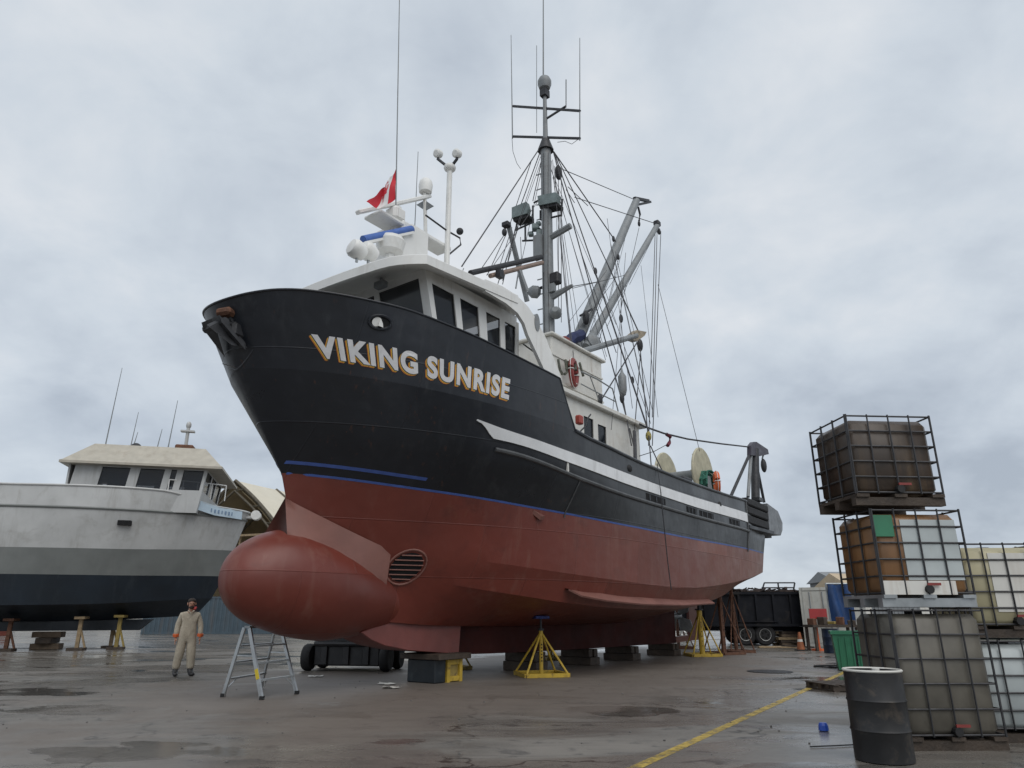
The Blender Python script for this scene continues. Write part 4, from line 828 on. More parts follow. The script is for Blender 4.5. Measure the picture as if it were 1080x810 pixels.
# ------------------------------------------------------------------ worker
pp = ground(192, 713); man = empty('person', (pp.x, pp.y, 0), math.atan2(-pp.y, -pp.x) - math.pi / 2 + .1, 'person in beige coveralls with orange cuffs standing under the grey boat', 'person')
man.rotation_euler[2] += math.pi                                      # local -y faces the camera
def skin(name, pts, edges, root, mat, parent, sub=2):
    me_ = bpy.data.meshes.new(name); me_.from_pydata([p[:3] for p in pts], edges, []); o = bpy.data.objects.new(name, me_); COL.objects.link(o)
    o.modifiers.new('s', 'SKIN'); s2 = o.modifiers.new('d', 'SUBSURF'); s2.levels = s2.render_levels = sub
    for i, p in enumerate(pts): sv = me_.skin_vertices[0].data[i]; sv.radius = (p[3], p[4] if len(p) > 4 else p[3]); sv.use_root = i == root
    bpy.context.view_layer.update(); m2 = bpy.data.meshes.new_from_object(o.evaluated_get(bpy.context.evaluated_depsgraph_get())); bpy.data.objects.remove(o)
    o = bpy.data.objects.new(name, m2); COL.objects.link(o); m2.materials.clear(); m2.materials.append(mat); o.parent = parent
    for f in m2.polygons: f.use_smooth = True
    return o
SKIN = M('skin', (.42, .22, .15), .55, var=.08); CLOTH = M('beige_coverall', (.43, .38, .3), .85, var=.15, scale=5, bump=.8, dirt=(.22, .17, .12), dfac=.45, dscale=5)
HAIR = M('dark_brown_hair', (.03, .02, .015), .8); BOOT = M('black_boots', (.02, .02, .022), .5)
# body: pelvis, spine, neck, head, arms to the hands, legs (one surface)
hx = lambda s: [(s * .18, .0, 1.4, .045), (s * .26 + .012, .01 - .03 * s, 1.17, .045), (s * .275 + .01, -.05 - .03 * s, .92, .035), (s * .275 + .01, -.065 - .03 * s, .83, .042, .03)]
bp = [(0, 0, .98, .11, .08), (0, 0, 1.2, .11, .08), (0, 0, 1.4, .11, .07), (0, -.005, 1.53, .055), (0, -.02, 1.6, .062), (0, -.03, 1.7, .085, .1), (0, -.02, 1.79, .055)]
ed = [(0, 1), (1, 2), (2, 3), (3, 4), (4, 5), (5, 6)]
for s in (1, -1):
    k = len(bp); bp += hx(s); ed += [(2, k), (k, k + 1), (k + 1, k + 2), (k + 2, k + 3)]
    for f, (dx, l_) in enumerate(((-.024, .075), (-.008, .085), (.009, .08), (.024, .06))):   # fingers
        j = len(bp); bp += [(s * .275 + .01 + dx * .3, -.068 - .03 * s + dx, .805, .011), (s * .28 + .01, -.073 - .03 * s + dx * 1.3, .805 - l_ * .55, .0095), (s * .27 + .01, -.083 - .03 * s + dx * 1.3, .805 - l_, .008)]; ed += [(k + 3, j), (j, j + 1), (j + 1, j + 2)]
    j = len(bp); bp += [(s * .255 + .01, -.105 - .03 * s, .86, .012), (s * .25 + .01, -.125 - .03 * s, .82, .01)]; ed += [(k + 3, j), (j, j + 1)]
    k = len(bp); bp += [(s * .1, 0, .9, .095), (s * .13, -.02 - .03 * s, .5, .065), (s * .16, .03 - .05 * s, .1, .045), (s * .17 + .03, -.1 - .05 * s, .05, .04)]; ed += [(0, k), (k, k + 1), (k + 1, k + 2), (k + 2, k + 3)]
body = skin('body', bp, ed, 0, SKIN, man)
cp = [(0, 0, .98, .18, .14), (0, 0, 1.2, .185, .14), (0, 0, 1.36, .17, .125), (0, -.005, 1.51, .085, .08)]; ce = [(0, 1), (1, 2), (2, 3)]
for s in (1, -1):
    k = len(cp); cp += [(s * .19, 0, 1.415, .082), (s * .26 + .012, .01 - .03 * s, 1.17, .074), (s * .275 + .01, -.05 - .03 * s, .93, .066)]; ce += [(2, k), (k, k + 1), (k + 1, k + 2)]
    k = len(cp); cp += [(s * .1, 0, .86, .135), (s * .13, -.02 - .03 * s, .5, .115), (s * .155, .03 - .04 * s, .3, .1), (s * .16, .03 - .05 * s, .13, .108)]; ce += [(0, k), (k, k + 1), (k + 1, k + 2), (k + 2, k + 3)]
cov = skin('coverall', cp, ce, 0, CLOTH, man)
for s in (1, -1):
    MB().lathe([(.07, -.035), (.074, -.03), (.074, .03), (.07, .035)], (s * .276 + .01, -.048 - .03 * s, .945), (s * .05, -.15, 1), 12).build('cuff', ORANGE, cov)
    skin('boot', [(s * .16, .04 - .05 * s, .22, .075), (s * .162, .03 - .05 * s, .07, .075), (s * .175 + .015, -.08 - .05 * s, .05, .06, .05), (s * .2 + .02, -.19 - .05 * s, .045, .055, .04)], [(0, 1), (1, 2), (2, 3)], 1, BOOT, man)
    MB().ball((s * .034, -.118, 1.7), (.014, .008, .009), 8, 6).build('eye', BLACK, body); MB().ball((s * .092, -.02, 1.685), (.015, .028, .036), 8, 6).build('ear', SKIN, body)
MB().prism([(-.017, -.12, 1.665), (.017, -.12, 1.665), (.006, -.125, 1.705), (-.006, -.125, 1.705)], (0, -.028, -.004)).build('nose', SKIN, body)
MB().box((0, -.125, 1.638), (.045, .012, .01)).build('mouth', M('lips', (.25, .08, .07), .6), body)
hr = MB(); hr.ball((0, .012, 1.752), (.096, .11, .075), 16, 10); ho = hr.build('hair', HAIR, man)
bd = MB(); bd.ball((0, -.07, 1.602), (.062, .056, .036), 14, 8); bd.build('beard', HAIR, man)
MB().path([(.07, -.1, 1.55), (.1, -.06, 1.6), (.105, .02, 1.6), (.05, .1, 1.58)], .03, 8).build('ear_defenders', M('red_plastic', (.4, .03, .03), .5), man)
MB().path([(-.07, -.1, 1.53), (0, -.15, 1.46), (.07, -.1, 1.53)], .02, 6).build('collar', CLOTH, man)

# ------------------------------------------------------------------ grey workboat behind
AL = M('bare_aluminium_plate', (.45, .455, .45), .5, .1, var=.12, scale=.8, streak=(.2, .18, .15), sfac=.6, sscale=4, dirt=(.25, .24, .22), dfac=.4, dscale=1)
ALD = M('dull_grey_band_paint', (.15, .16, .155), .5, var=.15, scale=1, streak=(.2, .2, .19), sfac=.6, sscale=5)
NB = M('dark_blue_antifouling', (.008, .015, .024), .5, var=.25, scale=.8, streak=(.05, .06, .07), sfac=.5)
F2 = Vector((math.sin(R(76)), math.cos(R(76)), 0)); S2 = atY(262, 553, 33.5); S2.z = 0
b2 = empty('workboat', S2, math.atan2(F2.y, F2.x), 'grey aluminium boat with dark blue bottom on blocks, left behind the person', 'workboat')
# local: x forward from the stem head (negative aft), y to its port (away from the camera)
r2 = dict(rail=([(0, 5.95), (1.5, 6.03), (2.3, 6.3), (3.5, 6.5), (9, 6.45), (22, 6.2)], lambda u: se(u, 0, 8, 3.1, 2.2, 1.7), 0.), kn=([(.15, 5.6), (5, 5.6), (22, 5.5)], lambda u: se(u, .1, 8, 3.1, 2.1, 1.6), .1),
    mid=([(.5, 4.2), (5, 4.0), (22, 3.9)], lambda u: se(u, .5, 9, 3.0, 2, 1.4), .5), wl=([(.8, 3.05), (5, 2.95), (22, 2.9)], lambda u: se(u, .8, 10, 2.95, 2, 1.3), .8),
    ch=([(1.2, 2.1), (6, 1.8), (22, 1.65)], lambda u: se(u, 1.2, 11, 2.8, 1.9, 1.25), 1.2), kl=([(1.8, 1.35), (6, 1.15), (22, 1.05)], lambda u: .02 + se(u, 1.8, 8, .3, 1, 1), 1.8))
def row2(k, t): tab, vf, us0 = r2[k]; u = us0 + (22 - us0) * t; return (-u, vf(u), pl(tab, u))
TT = [(i / 60)**1.5 for i in range(61)]
def strip2(ka, kb, name, mat, n=3):
    mb = MB(); A_ = [Vector(row2(ka, t)) for t in TT]; B_ = [Vector(row2(kb, t)) for t in TT]
    for s in (1, -1): mb.sheet([[Vector((p.x, s * p.y, p.z)) for p in [a.lerp(b, j / n) for a, b in zip(A_, B_)]] for j in range(n + 1)])
    q = [A_[-1], B_[-1], Vector((B_[-1].x, -B_[-1].y, B_[-1].z)), Vector((A_[-1].x, -A_[-1].y, A_[-1].z))]; mb.add(q, [(0, 1, 2, 3)])
    return mb.build(name, mat, b2, angle=25)
strip2('rail', 'kn', 'bulwark', AL); strip2('kn', 'mid', 'topsides', AL); strip2('mid', 'wl', 'grey_band', ALD)
mbx = strip2('wl', 'ch', 'underbody', NB); strip2('ch', 'kl', 'bottom_plating', NB)
for s in (1, -1):
    MB().path([Vector(row2('kn', t)) * 1 + Vector((0, 0, 0)) if s > 0 else Vector((row2('kn', t)[0], -row2('kn', t)[1], row2('kn', t)[2])) for t in TT], .06, 6).build('rub_rail', ALD, b2)
    MB().path([Vector((row2('rail', t)[0], s * row2('rail', t)[1], row2('rail', t)[2])) for t in TT], .05, 6).build('rail_cap', AL, b2)
MB().sheet([[(-u, s * r2['kn'][1](u), 5.6) for u in [.3 + 21.7 * i / 20 for i in range(21)]] for s in (1, 0, -1)]).build('deck', AL, b2)
MB().prism([(-21.9, .15, 1.1), (-3.5, .15, 1.2), (-4, .15, .75), (-21.9, .15, .7)], (0, -.3, 0)).build('keel', NB, b2)
def wall2(Pf, s1, h1, holes):
    global boat
    keep, boat = boat, b2; o = wall(Pf, s1, h1, holes, 'wheelhouse_wall', AL); boat = keep; return o
W0, W1, ZB2 = 1.95, 7.2, 5.6
wall2(lambda s, h, d: Vector((-(W0 - .12 * h + s), -(2.3 - d), ZB2 + h)), W1 - W0, 2.0, [(.12, .95, .98, 1.85), (1.22, 1.45, .98, 1.85), (1.72, 2.7, .98, 1.85), (3.1, 4.2, .98, 1.85)])
wall2(lambda s, h, d: Vector((-(W0 - .12 * h + s), (2.3 - d), ZB2 + h)), W1 - W0, 2.0, [(.12, .95, .98, 1.85), (1.72, 2.7, .98, 1.85), (3.1, 4.2, .98, 1.85)])
wall2(lambda s, h, d: Vector((-(W0 - .12 * h + d), s - 2.3, ZB2 + h)), 4.6, 2.0, [(.2, 1.5, .98, 1.85), (1.7, 2.9, .98, 1.85), (3.1, 4.4, .98, 1.85)])
MB().box((-W1, 0, ZB2 + 1.), (.08, 4.6, 2.0)).build('wheelhouse_back', AL, b2)
rr = []
for ins, z in ((.0, 7.5), (0, 7.6), (.1, 7.66), (.95, 8.55), (1.6, 8.66)): rr.append([(-1.05 - ins, -(2.75 - ins), z), (-7.5 + ins, -(2.75 - ins), z), (-7.5 + ins, 2.75 - ins, z), (-1.05 - ins, 2.75 - ins, z)])
mb = MB()
for r in rr: mb.v += r
for k in range(4): mb.f += [(k * 4 + j, k * 4 + (j + 1) % 4, k * 4 + 4 + (j + 1) % 4, k * 4 + 4 + j) for j in range(4)]
mb.f += [(0, 1, 2, 3), (16, 17, 18, 19)]; mb.build('wheelhouse_roof', M('tan_grey_roof_paint', (.4, .37, .31), .6, var=.1, streak=(.25, .2, .15), sfac=.5), b2, angle=20)
MB().box((-3.1, -.6, 8.75), (.8, .7, .3)).build('roof_box', RUST, b2, bevel=.05)
MB().tube((-3.1, -.6, 8.7), (-3.1, -.6, 9.8), .08).build('light_mast', AL, b2); MB().box((-3.1, -.6, 9.6), (.6, .3, .07)).build('mast_arm', AL, b2); MB().ball((-3.1, -.6, 9.9), (.12, .12, .18)).build('mast_lamp', AL, b2)
for u, v, z in ((-3.8, -.9, 11.0), (-4.3, -.8, 9.6), (-5.2, -1.2, 9.3), (-6.5, -.6, 12.5), (-5.9, 1, 10.8)): MB().tube((u, v, 8.3), (u + .12, v, z), .03, 6, .012).build('whip_antenna', GREYP, b2)
for u, v, r in ((-5.0, -1.4, .25), (-5.35, -1.1, .2), (-5.7, -.9, .22)): MB().ball((u, v, 8.5), r).build('roof_gear', DARK, b2)
MB().box((-4.35, -1.2, 8.5), (.45, .4, .25)).build('life_raft_case', M('blue_case', (.05, .09, .3), .6), b2, bevel=.08)
nbp = [Vector((-u, -r2['rail'][1](u) - .06, pl(r2['rail'][0], u) + .02)) for u in (.25, .7, 1.3, 1.95)]
mb = MB(); mb.sheet([nbp, [p + Vector((0, -.02, -.42)) for p in nbp], [p + Vector((0, .04, -.42)) for p in nbp], [p + Vector((0, .04, 0)) for p in nbp], nbp]); nb_ = mb.build('name_board', M('pale_blue_board', (.42, .52, .6), .5), b2)
for k in range(7):
    t = .28 + k * .075; p = nbp[0].lerp(nbp[3], t); i = min(2, int(t * 3)); p = nbp[i].lerp(nbp[i + 1], t * 3 - i); MB().box(p + Vector((0, -.04, -.24)), (.07 if k % 3 else .04, .02, .15)).build('painted_letter', M('faint_blue_letters', (.16, .24, .36), .6), nb_)
MB().tube((.3, -.25, 5.85), (.3, .25, 5.85), .22, 14).build('bow_roller', WHITE, b2); MB().box((.0, 0, 5.75), (.7, .4, .12)).build('bow_roller_plate', AL, b2)
for k in range(5): MB().tube((-1 - k * .55, -se(1 + k * .55, 0, 8, 3.1, 2.2, 1.7) + .08, 6.3), (-1 - k * .55, -se(1 + k * .55, 0, 8, 3.1, 2.2, 1.7) + .08, 7.0), .025).build('rail_post', WHITE, b2)
MB().path([(-1 - k * .55, -se(1 + k * .55, 0, 8, 3.1, 2.2, 1.7) + .08, 7.0) for k in range(5)], .025).build('rail_bar', WHITE, b2)
MB().box((-4.6, -2.66, 5.05), (.5, .3, .2)).build('hull_port', VOID, b2)
MB().box((-15.5, 0, 7.4), (.3, 5.2, .3)).build('gantry_beam', AL, b2)
for s in (1, -1): MB().box((-15.5, s * 2.6, 6.4), (.3, .25, 2.2)).build('gantry_leg', AL, b2)
MB().tube((-15, 0, 5.6), (-15, 0, 13), .14, 10, .08).build('mast', AL, b2); MB().tube((-15, 0, 7), (-20, 0, 10.5), .09, 8).build('boom', AL, b2)
def prop(fu, v, H_, mat, lab, w=.3):
    p = S2 - F2 * fu + Vector((F2.y, -F2.x, 0)) * v; e = empty('hull_prop', p, b2.rotation_euler.z, lab, 'hull prop', 'props under the grey boat')
    MB().box((0, 0, H_ / 2), (w * .45, w * .45, H_)).build('post', mat, e); MB().box((0, 0, .05), (w * 2, w * 2, .1)).build('foot', DWOOD, e); MB().box((0, 0, H_ - .05), (w * 1.3, w * 2.2, .1)).build('head', mat, e)
    MB().bar((w, 0, .1), (0, 0, H_ * .7), .07).build('brace', mat, e)
TIM = M('pale_timber', (.3, .22, .13), .8, var=.3, scale=5, bump=.3)
for fu, v, H_, m_, lab in ((6.0, 1.2, 1.32, TIM, 'pale timber prop right beside the standing person, under the grey boat'), (4.6, .9, 1.38, OCHRE, 'ochre prop under the forward end of the grey boat'), (5.2, -.6, 1.25, TIM, 'pale timber prop on the far side of the grey boat near its bow'), (8.5, 1.4, 1.25, RUST, 'rusty prop under the grey boat left of the person'), (12, 1.5, 1.2, TIM, 'timber prop under the after part of the grey boat')): prop(fu, v, H_, m_, lab)
for fu in (7.5, 11, 15): 
    p = S2 - F2 * fu; e = empty('keel_block', p, b2.rotation_euler.z, {7.5: 'timber block stack under the keel of the grey boat, nearest its bow', 11: 'timber block stack under the middle of the grey boat', 15: 'timber block stack under the stern half of the grey boat'}[fu], 'keel block', 'blocks under the grey boat')
    for k in range(3): MB().box((0, 0, .12 + k * .235), (.6 if k % 2 else 1.1, 1.1 if k % 2 else .6, .23)).build('timber', DWOOD if k % 2 else WOOD, e, bevel=.012)
# ------------------------------------------------------------------ fabric shelter behind the workboat
pk = atY(249, 507, 58); AXD = Vector((.38, .92, 0)).normalized(); e = empty('fabric_shelter', (pk.x, pk.y, 0), math.atan2(AXD.y, AXD.x), 'cream fabric arch shelter with timber trusses behind the grey boat', 'shelter')
FAB = M('cream_pvc_fabric', (.6, .555, .45), .55, var=.06, scale=.4, streak=(.4, .36, .28), sfac=.4); INN = M('tan_fabric_lining', (.5, .41, .26), .8, var=.15, scale=.6); TRU = M('truss_steel', (.1, .085, .06), .7, var=.3)
Hs = pk.z; hw = 7.4
AT = [(0, 1.0), (.25, 1.0), (.45, .9), (.66, .66), (.85, .33), (1, 0)]
def arch(t, k=1.): return (hw * k * pl(AT, t), Hs * t * (1 if k == 1 else .965))
half = [arch(i / 16) for i in range(17)]; prof = [(-y, z) for y, z in half] + [(y, z) for y, z in reversed(half[:-1])]
mb = MB(); mb.sheet([[(x, y, z) for y, z in prof] for x in (0, 6, 12, 18, 24, 30)]); mb.build('fabric_roof', FAB, e, angle=60)
half2 = [arch(i / 16, .965) for i in range(17)]; prof2 = [(-y, z) for y, z in half2] + [(y, z) for y, z in reversed(half2[:-1])]
MB().sheet([[(x, y, z) for y, z in prof2] for x in (.02, 30)]).build('lining', INN, e, angle=60)
MB().add([(29.9, y, z) for y, z in prof], [tuple(range(len(prof)))]).build('end_wall', INN, e, smooth=False)
for x in (.0, 5, 10, 15):
    MB().path([(x, y, z) for y, z in prof], .14, 6).build('truss_arch', TRU, e); MB().path([(x, y * .93, z * .93) for y, z in prof], .1, 6).build('truss_arch', TRU, e)
    for j in range(1, len(prof) - 1, 2): MB().bar((x, prof[j][0], prof[j][1]), (x, prof[j + 1][0] * .93, prof[j + 1][1] * .93), .07).build('truss_web', TRU, e)
    MB().bar((x, -4.5, Hs * .62), (x, 4.5, Hs * .62), .16).build('tie_beam', TIM, e)
for y in (-3, -1, 1, 3): MB().bar((.2, y, 3), (.2, y, Hs * .62), .12).build('gable_post', TIM, e)
MB().box((10, 0, 2.2), (.2, 12, 4.4)).build('inner_partition', TIM, e)

# ------------------------------------------------------------------ yard at the right
RB_ = M('ribbed_white_container', (.5, .5, .46), .6, var=.08, streak=(.22, .13, .07), sfac=.8, sscale=5, dirt=(.3, .27, .22), dfac=.4)
def container(name, at, rz, L_, mat, label, group=None, H_=2.59):
    e = empty(name, at, rz, label, 'container', group); W_ = 2.44
    MB().box((L_ / 2, 0, H_ / 2), (L_ - .1, W_ - .1, H_ - .1)).build('body', mat, e)
    n = int(L_ / .3)
    for s in (1, -1):
        m = MB()
        for k in range(n): m.box((.2 + k * (L_ - .3) / n, s * (W_ / 2 - .035), H_ / 2), (.14, .05, H_ - .3))
        m.build('side_corrugation', mat, e, smooth=False, kind='stuff')
    for x in (0.06, L_ - .06):
        for s in (1, -1): MB().box((x, s * (W_ / 2 - .06), H_ / 2), (.14, .14, H_)).build('corner_post', mat, e)
    for x in (.0, L_):
        for z in (.08, H_ - .07): MB().box((x, 0, z), (.12, W_ - .26, .14)).build('end_rail', mat, e)
    for s in (1, -1):
        for z in (.08, H_ - .07): MB().box((L_ / 2, s * (W_ / 2 - .05), z), (L_ - .3, .1, .14)).build('side_rail', mat, e)
        MB().box((-.02, s * .56, H_ / 2), (.05, 1.08, H_ - .34)).build('door_leaf', mat, e)
        for o_ in (.25, .8): 
            MB().tube((-.07, s * o_, .2), (-.07, s * o_, H_ - .2), .022, 6).build('locking_bar', STEEL, e)
    return e
p = ground(848, 683.5); container('shipping_container', (p.x + 1.75, p.y + .9, 0), R(66), 6.06, RB_, 'dirty white shipping container beside the black dump trailer')
# blue tarpaulin on a rack beside it
p = ground(881, 684.5); e = empty('tarpaulin_rack', (p.x, p.y, 0), 0, 'blue tarpaulin hung on a frame between the white container and the tote stack', 'tarpaulin')
TB = M('blue_tarpaulin', (.015, .05, .15), .5, var=.3, scale=3, bump=.3)
mb = MB(); mb.sheet([[(x, .12 * math.sin(x * 9 + z * 1.5), z) for x in [i * .1 for i in range(11)]] for z in [.9 + k * .25 for k in range(8)]]); mb.sheet([[(x, .12 * math.sin(x * 9 + z * 1.5) + .05, z) for x in [i * .1 for i in range(11)]] for z in [.9 + k * .25 for k in range(8)]]); mb.build('tarpaulin', TB, e, angle=80)
for x in (0, 1): MB().tube((x, .1, 0), (x, .1, 2.7), .04).build('frame_post', STEEL, e)
MB().tube((0, .1, 2.68), (1, .1, 2.68), .04).build('frame_bar', STEEL, e)
# black tandem dump trailer with scrap
p0, p1 = ground(772, 680), ground(842, 682); e = empty('dump_trailer', ((p0.x + p1.x) / 2, (p0.y + p1.y) / 2 + .9, 0), R(-3), 'black tandem axle dump trailer heaped with dark scrap', 'trailer')
TL = (p1 - p0).length + 1.5; TBK = M('black_trailer_paint', (.006, .007, .011), .65, spec=.25, var=.3, scale=2, dirt=(.04, .035, .03), dfac=.5)
MB().box((-1.1, 0, 1.62), (TL + 2.2, 2.2, 1.5)).build('body', TBK, e, bevel=.02)
for k in range(9): MB().box((-TL / 2 - 1.9 + k * (TL + 1.8) / 8, -1.14, 1.62), (.1, .1, 1.46)).build('side_stake', TBK, e)
for z in (.92, 2.36): MB().box((-1.1, -1.13, z), (TL + 2.2, .14, .12)).build('side_rail', TBK, e)
MB().box((-1.1, 0, .74), (TL + 2.4, 1.2, .18)).build('chassis', TBK, e)
wx = [ground(x, 681).x - e.location.x for x in (788, 808.5)]
for x in wx:
    for s in (-1, 1):
        w = MB(); w.lathe([(.28, -.14), (.42, -.14), (.49, -.08), (.49, .08), (.42, .14), (.28, .14)], (x, s * .95, .49), (0, 1, 0), 26); wo = w.build('wheel', BLACK, e)
        MB().lathe([(.06, -.13), (.2, -.1), (.27, -.15), (.28, 0), (.27, .15), (.2, .1), (.06, .13)], (x, s * .95, .49), (0, 1, 0), 20).build('rim', M('pale_wheel_rim', (.62, .62, .6), .5, .1), wo)
        for k in range(5): MB().ball((x + .14 * math.cos(k * 1.257), s * 1.09, .49 + .14 * math.sin(k * 1.257)), .045, 6, 5).build('rim_hole', VOID, wo)
MB().box(((wx[0] + wx[1]) / 2, -1.05, 1.08), (2.2, .4, .06)).build('mudguard', TBK, e)
sc_ = MB(); rnd = random.Random(3)
for k in range(90):
    x = rnd.uniform(-TL / 2 - 2, TL / 2 - .2); sc_.bar((x, rnd.uniform(-1, .9), 2.36 + rnd.uniform(0, .18)), (x + rnd.uniform(-.9, .9), rnd.uniform(-1, .9), 2.4 + rnd.uniform(0, .25)), rnd.uniform(.05, .16), rnd.uniform(.04, .12))
sc_.build('scrap_load', M('dark_scrap', (.035, .022, .018), .8, var=.6, scale=6), e, kind='stuff', smooth=False)
for a in (((.3, -.6, 2.5), (.45, -.6, 2.85)), ((.45, -.6, 2.85), (1.9, -.6, 2.85)), ((1.9, -.6, 2.85), (1.8, -.6, 2.5)), ((1.1, -.6, 2.5), (1.1, -.6, 2.85)), ((.3, -.6, 2.62), (1.85, -.6, 2.62))): MB().bar(*a, .06).build('scrap_frame', DARK, e)
# gillnet heap, orange post, sign and timber around the trailer
p = ground(722, 676); e = empty('net_heap', (p.x, p.y + 1, 0), 0, 'pale heap of fishing net seen past the after end of the keel', 'net heap')
mb = MB(); rnd = random.Random(5); NETM = M('pale_net', (.62, .62, .6), .9, var=.6, scale=14, bump=.6)
for k in range(60):
    a = [Vector((rnd.gauss(0, .45), rnd.gauss(0, .4), 0)) for _ in range(4)]
    for i, q in enumerate(a): q.z = max(.03, 1.55 * math.exp(-(q.x**2 + q.y**2) / .7) * rnd.uniform(.4, 1.05))
    mb.path(a, .045, 4)
mb.ball((0, 0, .55), (.75, .65, .72), 16, 10); mb.build('net', NETM, e, kind='stuff')
p = ground(864, 686); e = empty('sign_post', (p.x, p.y, 0), R(10), 'red square sign on an orange striped post before the white container', 'sign')
MB().lathe([(.3, 0), (.3, .06), (.07, .08), (.05, 1.1), (.03, 1.12)], n=14).build('post', ORANGE, e); MB().box((.12, -.06, 1.42), (.8, .03, .42)).build('sign_board', M('red_sign', (.3, .025, .025), .5), e)
p = ground(845, 686); e = empty('traffic_cone', (p.x, p.y, 0), 0, 'small orange cone left of the orange sign post', 'cone')
MB().box((0, 0, .02), (.4, .4, .04)).build('base', BLACK, e); MB().lathe([(.16, .04), (.05, .7), (.03, .71)], n=16).build('cone', M('dull_orange_cone', (.3, .1, .04), .7, var=.3), e); MB().lathe([(.112, .34), (.082, .5)], n=16).build('reflective_band', WHITE2, e)
rnd = random.Random(11)
for k, (x, y, lab) in enumerate(((826, 684, 'long pale plank lying on the ground by the trailer wheels'), (836, 681, 'dark plank leaning in the timber pile before the white container'), (842, 685, 'short grey plank at the right of the timber pile'), (815, 683.5, 'thin bleached board flat behind the trailer wheel'))):
    p = ground(x, y); e = MB().box((0, 0, 0), (2.2 - .35 * k, .22, .06)).build('plank', TIM if k in (0, 3) else DWOOD, None, lab, 'plank', 'loose planks by the trailer', bevel=.008); e.location = (p.x, p.y, .05 + .12 * (k == 1) + .07 * (k == 2)); e.rotation_euler = (0, R((0, 8, 3, 0)[k]), R((4, -25, 18, -8)[k]))
p = ground(838, 681); e = empty('timber_stack', (p.x + .3, p.y + .5, 0), R(12), 'low stack of weathered boards against the white container', 'timber stack')
for k in range(5):
    for j in range(3): MB().box((rnd.uniform(-.1, .1), -.3 + j * .3, .06 + k * .13), (2.0 + rnd.uniform(-.3, .3), .26, .11)).build('board', (WOOD, DWOOD, TIM)[(k + j) % 3], e)
p = ground(880, 686); e = empty('work_bench', (p.x, p.y, 0), R(5), 'cluttered dark work bench with a blue drum under it, behind the tote stack', 'bench')
MB().box((0, 0, .95), (2.0, .9, .1)).build('bench_top', DWOOD, e)
for x in (-.9, .9):
    for y in (-.35, .35): MB().box((x, y, .45), (.1, .1, .9)).build('leg', DWOOD, e)
for k in range(5): MB().box((-.8 + k * .4, rnd.uniform(-.2, .2), 1.0 + rnd.uniform(.05, .15)), (rnd.uniform(.15, .35), .3, rnd.uniform(.1, .35)), rnd.uniform(0, 1)).build('clutter', (RUST, DWOOD, OCHRE)[k % 3], e, bevel=.02)
p = ground(878, 689); e = empty('steel_drum', (p.x, p.y, 0), 0, 'blue steel drum standing in front of the dark work bench', 'drum')
def drum(e, mat, lid):
    MB().lathe([(.26, 0), (.29, .01), (.29, .28), (.3, .3), (.29, .32), (.29, .57), (.3, .59), (.29, .61), (.29, .87), (.27, .885), (.27, .87), (.02, .865)], n=28).build('body', mat, e); MB().path([(.288 * math.cos(a), .288 * math.sin(a), .885) for a in [2 * math.pi * k / 28 for k in range(28)]], .014, 6, True).build('rim', lid, e)
    MB().lathe([(.04, .865), (.04, .89), (.01, .89)], (.15, .08, 0), n=10).build('bung', lid, e)
drum(e, M('dark_blue_drum', (.007, .017, .04), .45, var=.2, dirt=(.06, .05, .05), dfac=.4), DARK)
hp = atY(888, 622, 60); e = empty('shed', (hp.x + 3, 62, 0), R(20), 'tan roofed shed peeping over the white container', 'shed')
MB().box((0, 0, 1.4), (7, 6, 2.8)).build('wall', WHITE2, e); MB().prism([(-3.8, -3.4, 2.7), (-3.8, 3.4, 2.7), (-3.8, 0, 4.6)], (7.6, 0, 0)).build('roof', M('tan_roof', (.45, .36, .25), .7, var=.1), e); MB().box((-1, -3.02, 1.0), (1, .06, 2)).build('door', DWOOD, e); MB().box((1.5, -3.02, 1.5), (1.2, .06, .9)).build('window', GLASS, e)

# ------------------------------------------------------------------ tote stack on the right
CAGE = M('tote_cage_steel', (.045, .045, .048), .5, .5, var=.3, scale=5)
def tote(at, rz, bottle, label, liquid=None, cage=CAGE, pallet=DWOOD, H_=1.16, W_=1.16, D_=.98):
    e = empty('tote_tank', at, rz, label, 'tote tank', 'stacked tote tanks')
    for y in (-.42, 0, .42): MB().box((0, y * D_, .05), (W_, .1, .1)).build('pallet_runner', pallet, e)
    for k in range(3): MB().box(((-.42 + .42 * k) * W_, 0, .12), (.16, D_, .04)).build('pallet_board', pallet, e)
    mb = MB(); mb.box((0, 0, .14 + (H_ - .2) / 2), (W_ - .08, D_ - .08, H_ - .2)); bo = mb.build('bottle', bottle, e, bevel=.07, angle=50)
    if liquid: MB().box((W_ * .12, -D_ / 2 + .034, .14 + (H_ - .2) * .55), (W_ * .6, .012, H_ * .62)).build('label_plate', liquid, bo)
    MB().tube((0, 0, H_ - .08), (0, 0, H_ - .03), .1, 14).build('filler_cap', BLACK, bo); MB().tube((0, -D_ / 2 + .06, .2), (0, -D_ / 2 - .03, .2), .05, 10).build('valve', BLACK, bo); MB().box((.06, -D_ / 2 - .02, .26), (.16, .02, .03)).build('valve_handle', BUOYRED, bo)
    for k in range(6):
        z = .16 + k * (H_ - .18) / 5; MB().path([(x * (W_ / 2 - .02), y * (D_ / 2 - .02), z) for x, y in ((-1, -1), (1, -1), (1, 1), (-1, 1))], .012, 6, True).build('cage_hoop', cage, e)
    for s in (-1, 1):
        for k in range(5): MB().tube(((-.5 + k / 4) * (W_ - .05), s * (D_ / 2 - .012), .14), ((-.5 + k / 4) * (W_ - .05), s * (D_ / 2 - .012), H_), .011, 6).build('cage_bar', cage, e)
        for k in range(4): MB().tube((s * (W_ / 2 - .012), (-.5 + k / 3) * (D_ - .05), .14), (s * (W_ / 2 - .012), (-.5 + k / 3) * (D_ - .05), H_), .014, 6).build('cage_bar', cage, e)
    return e
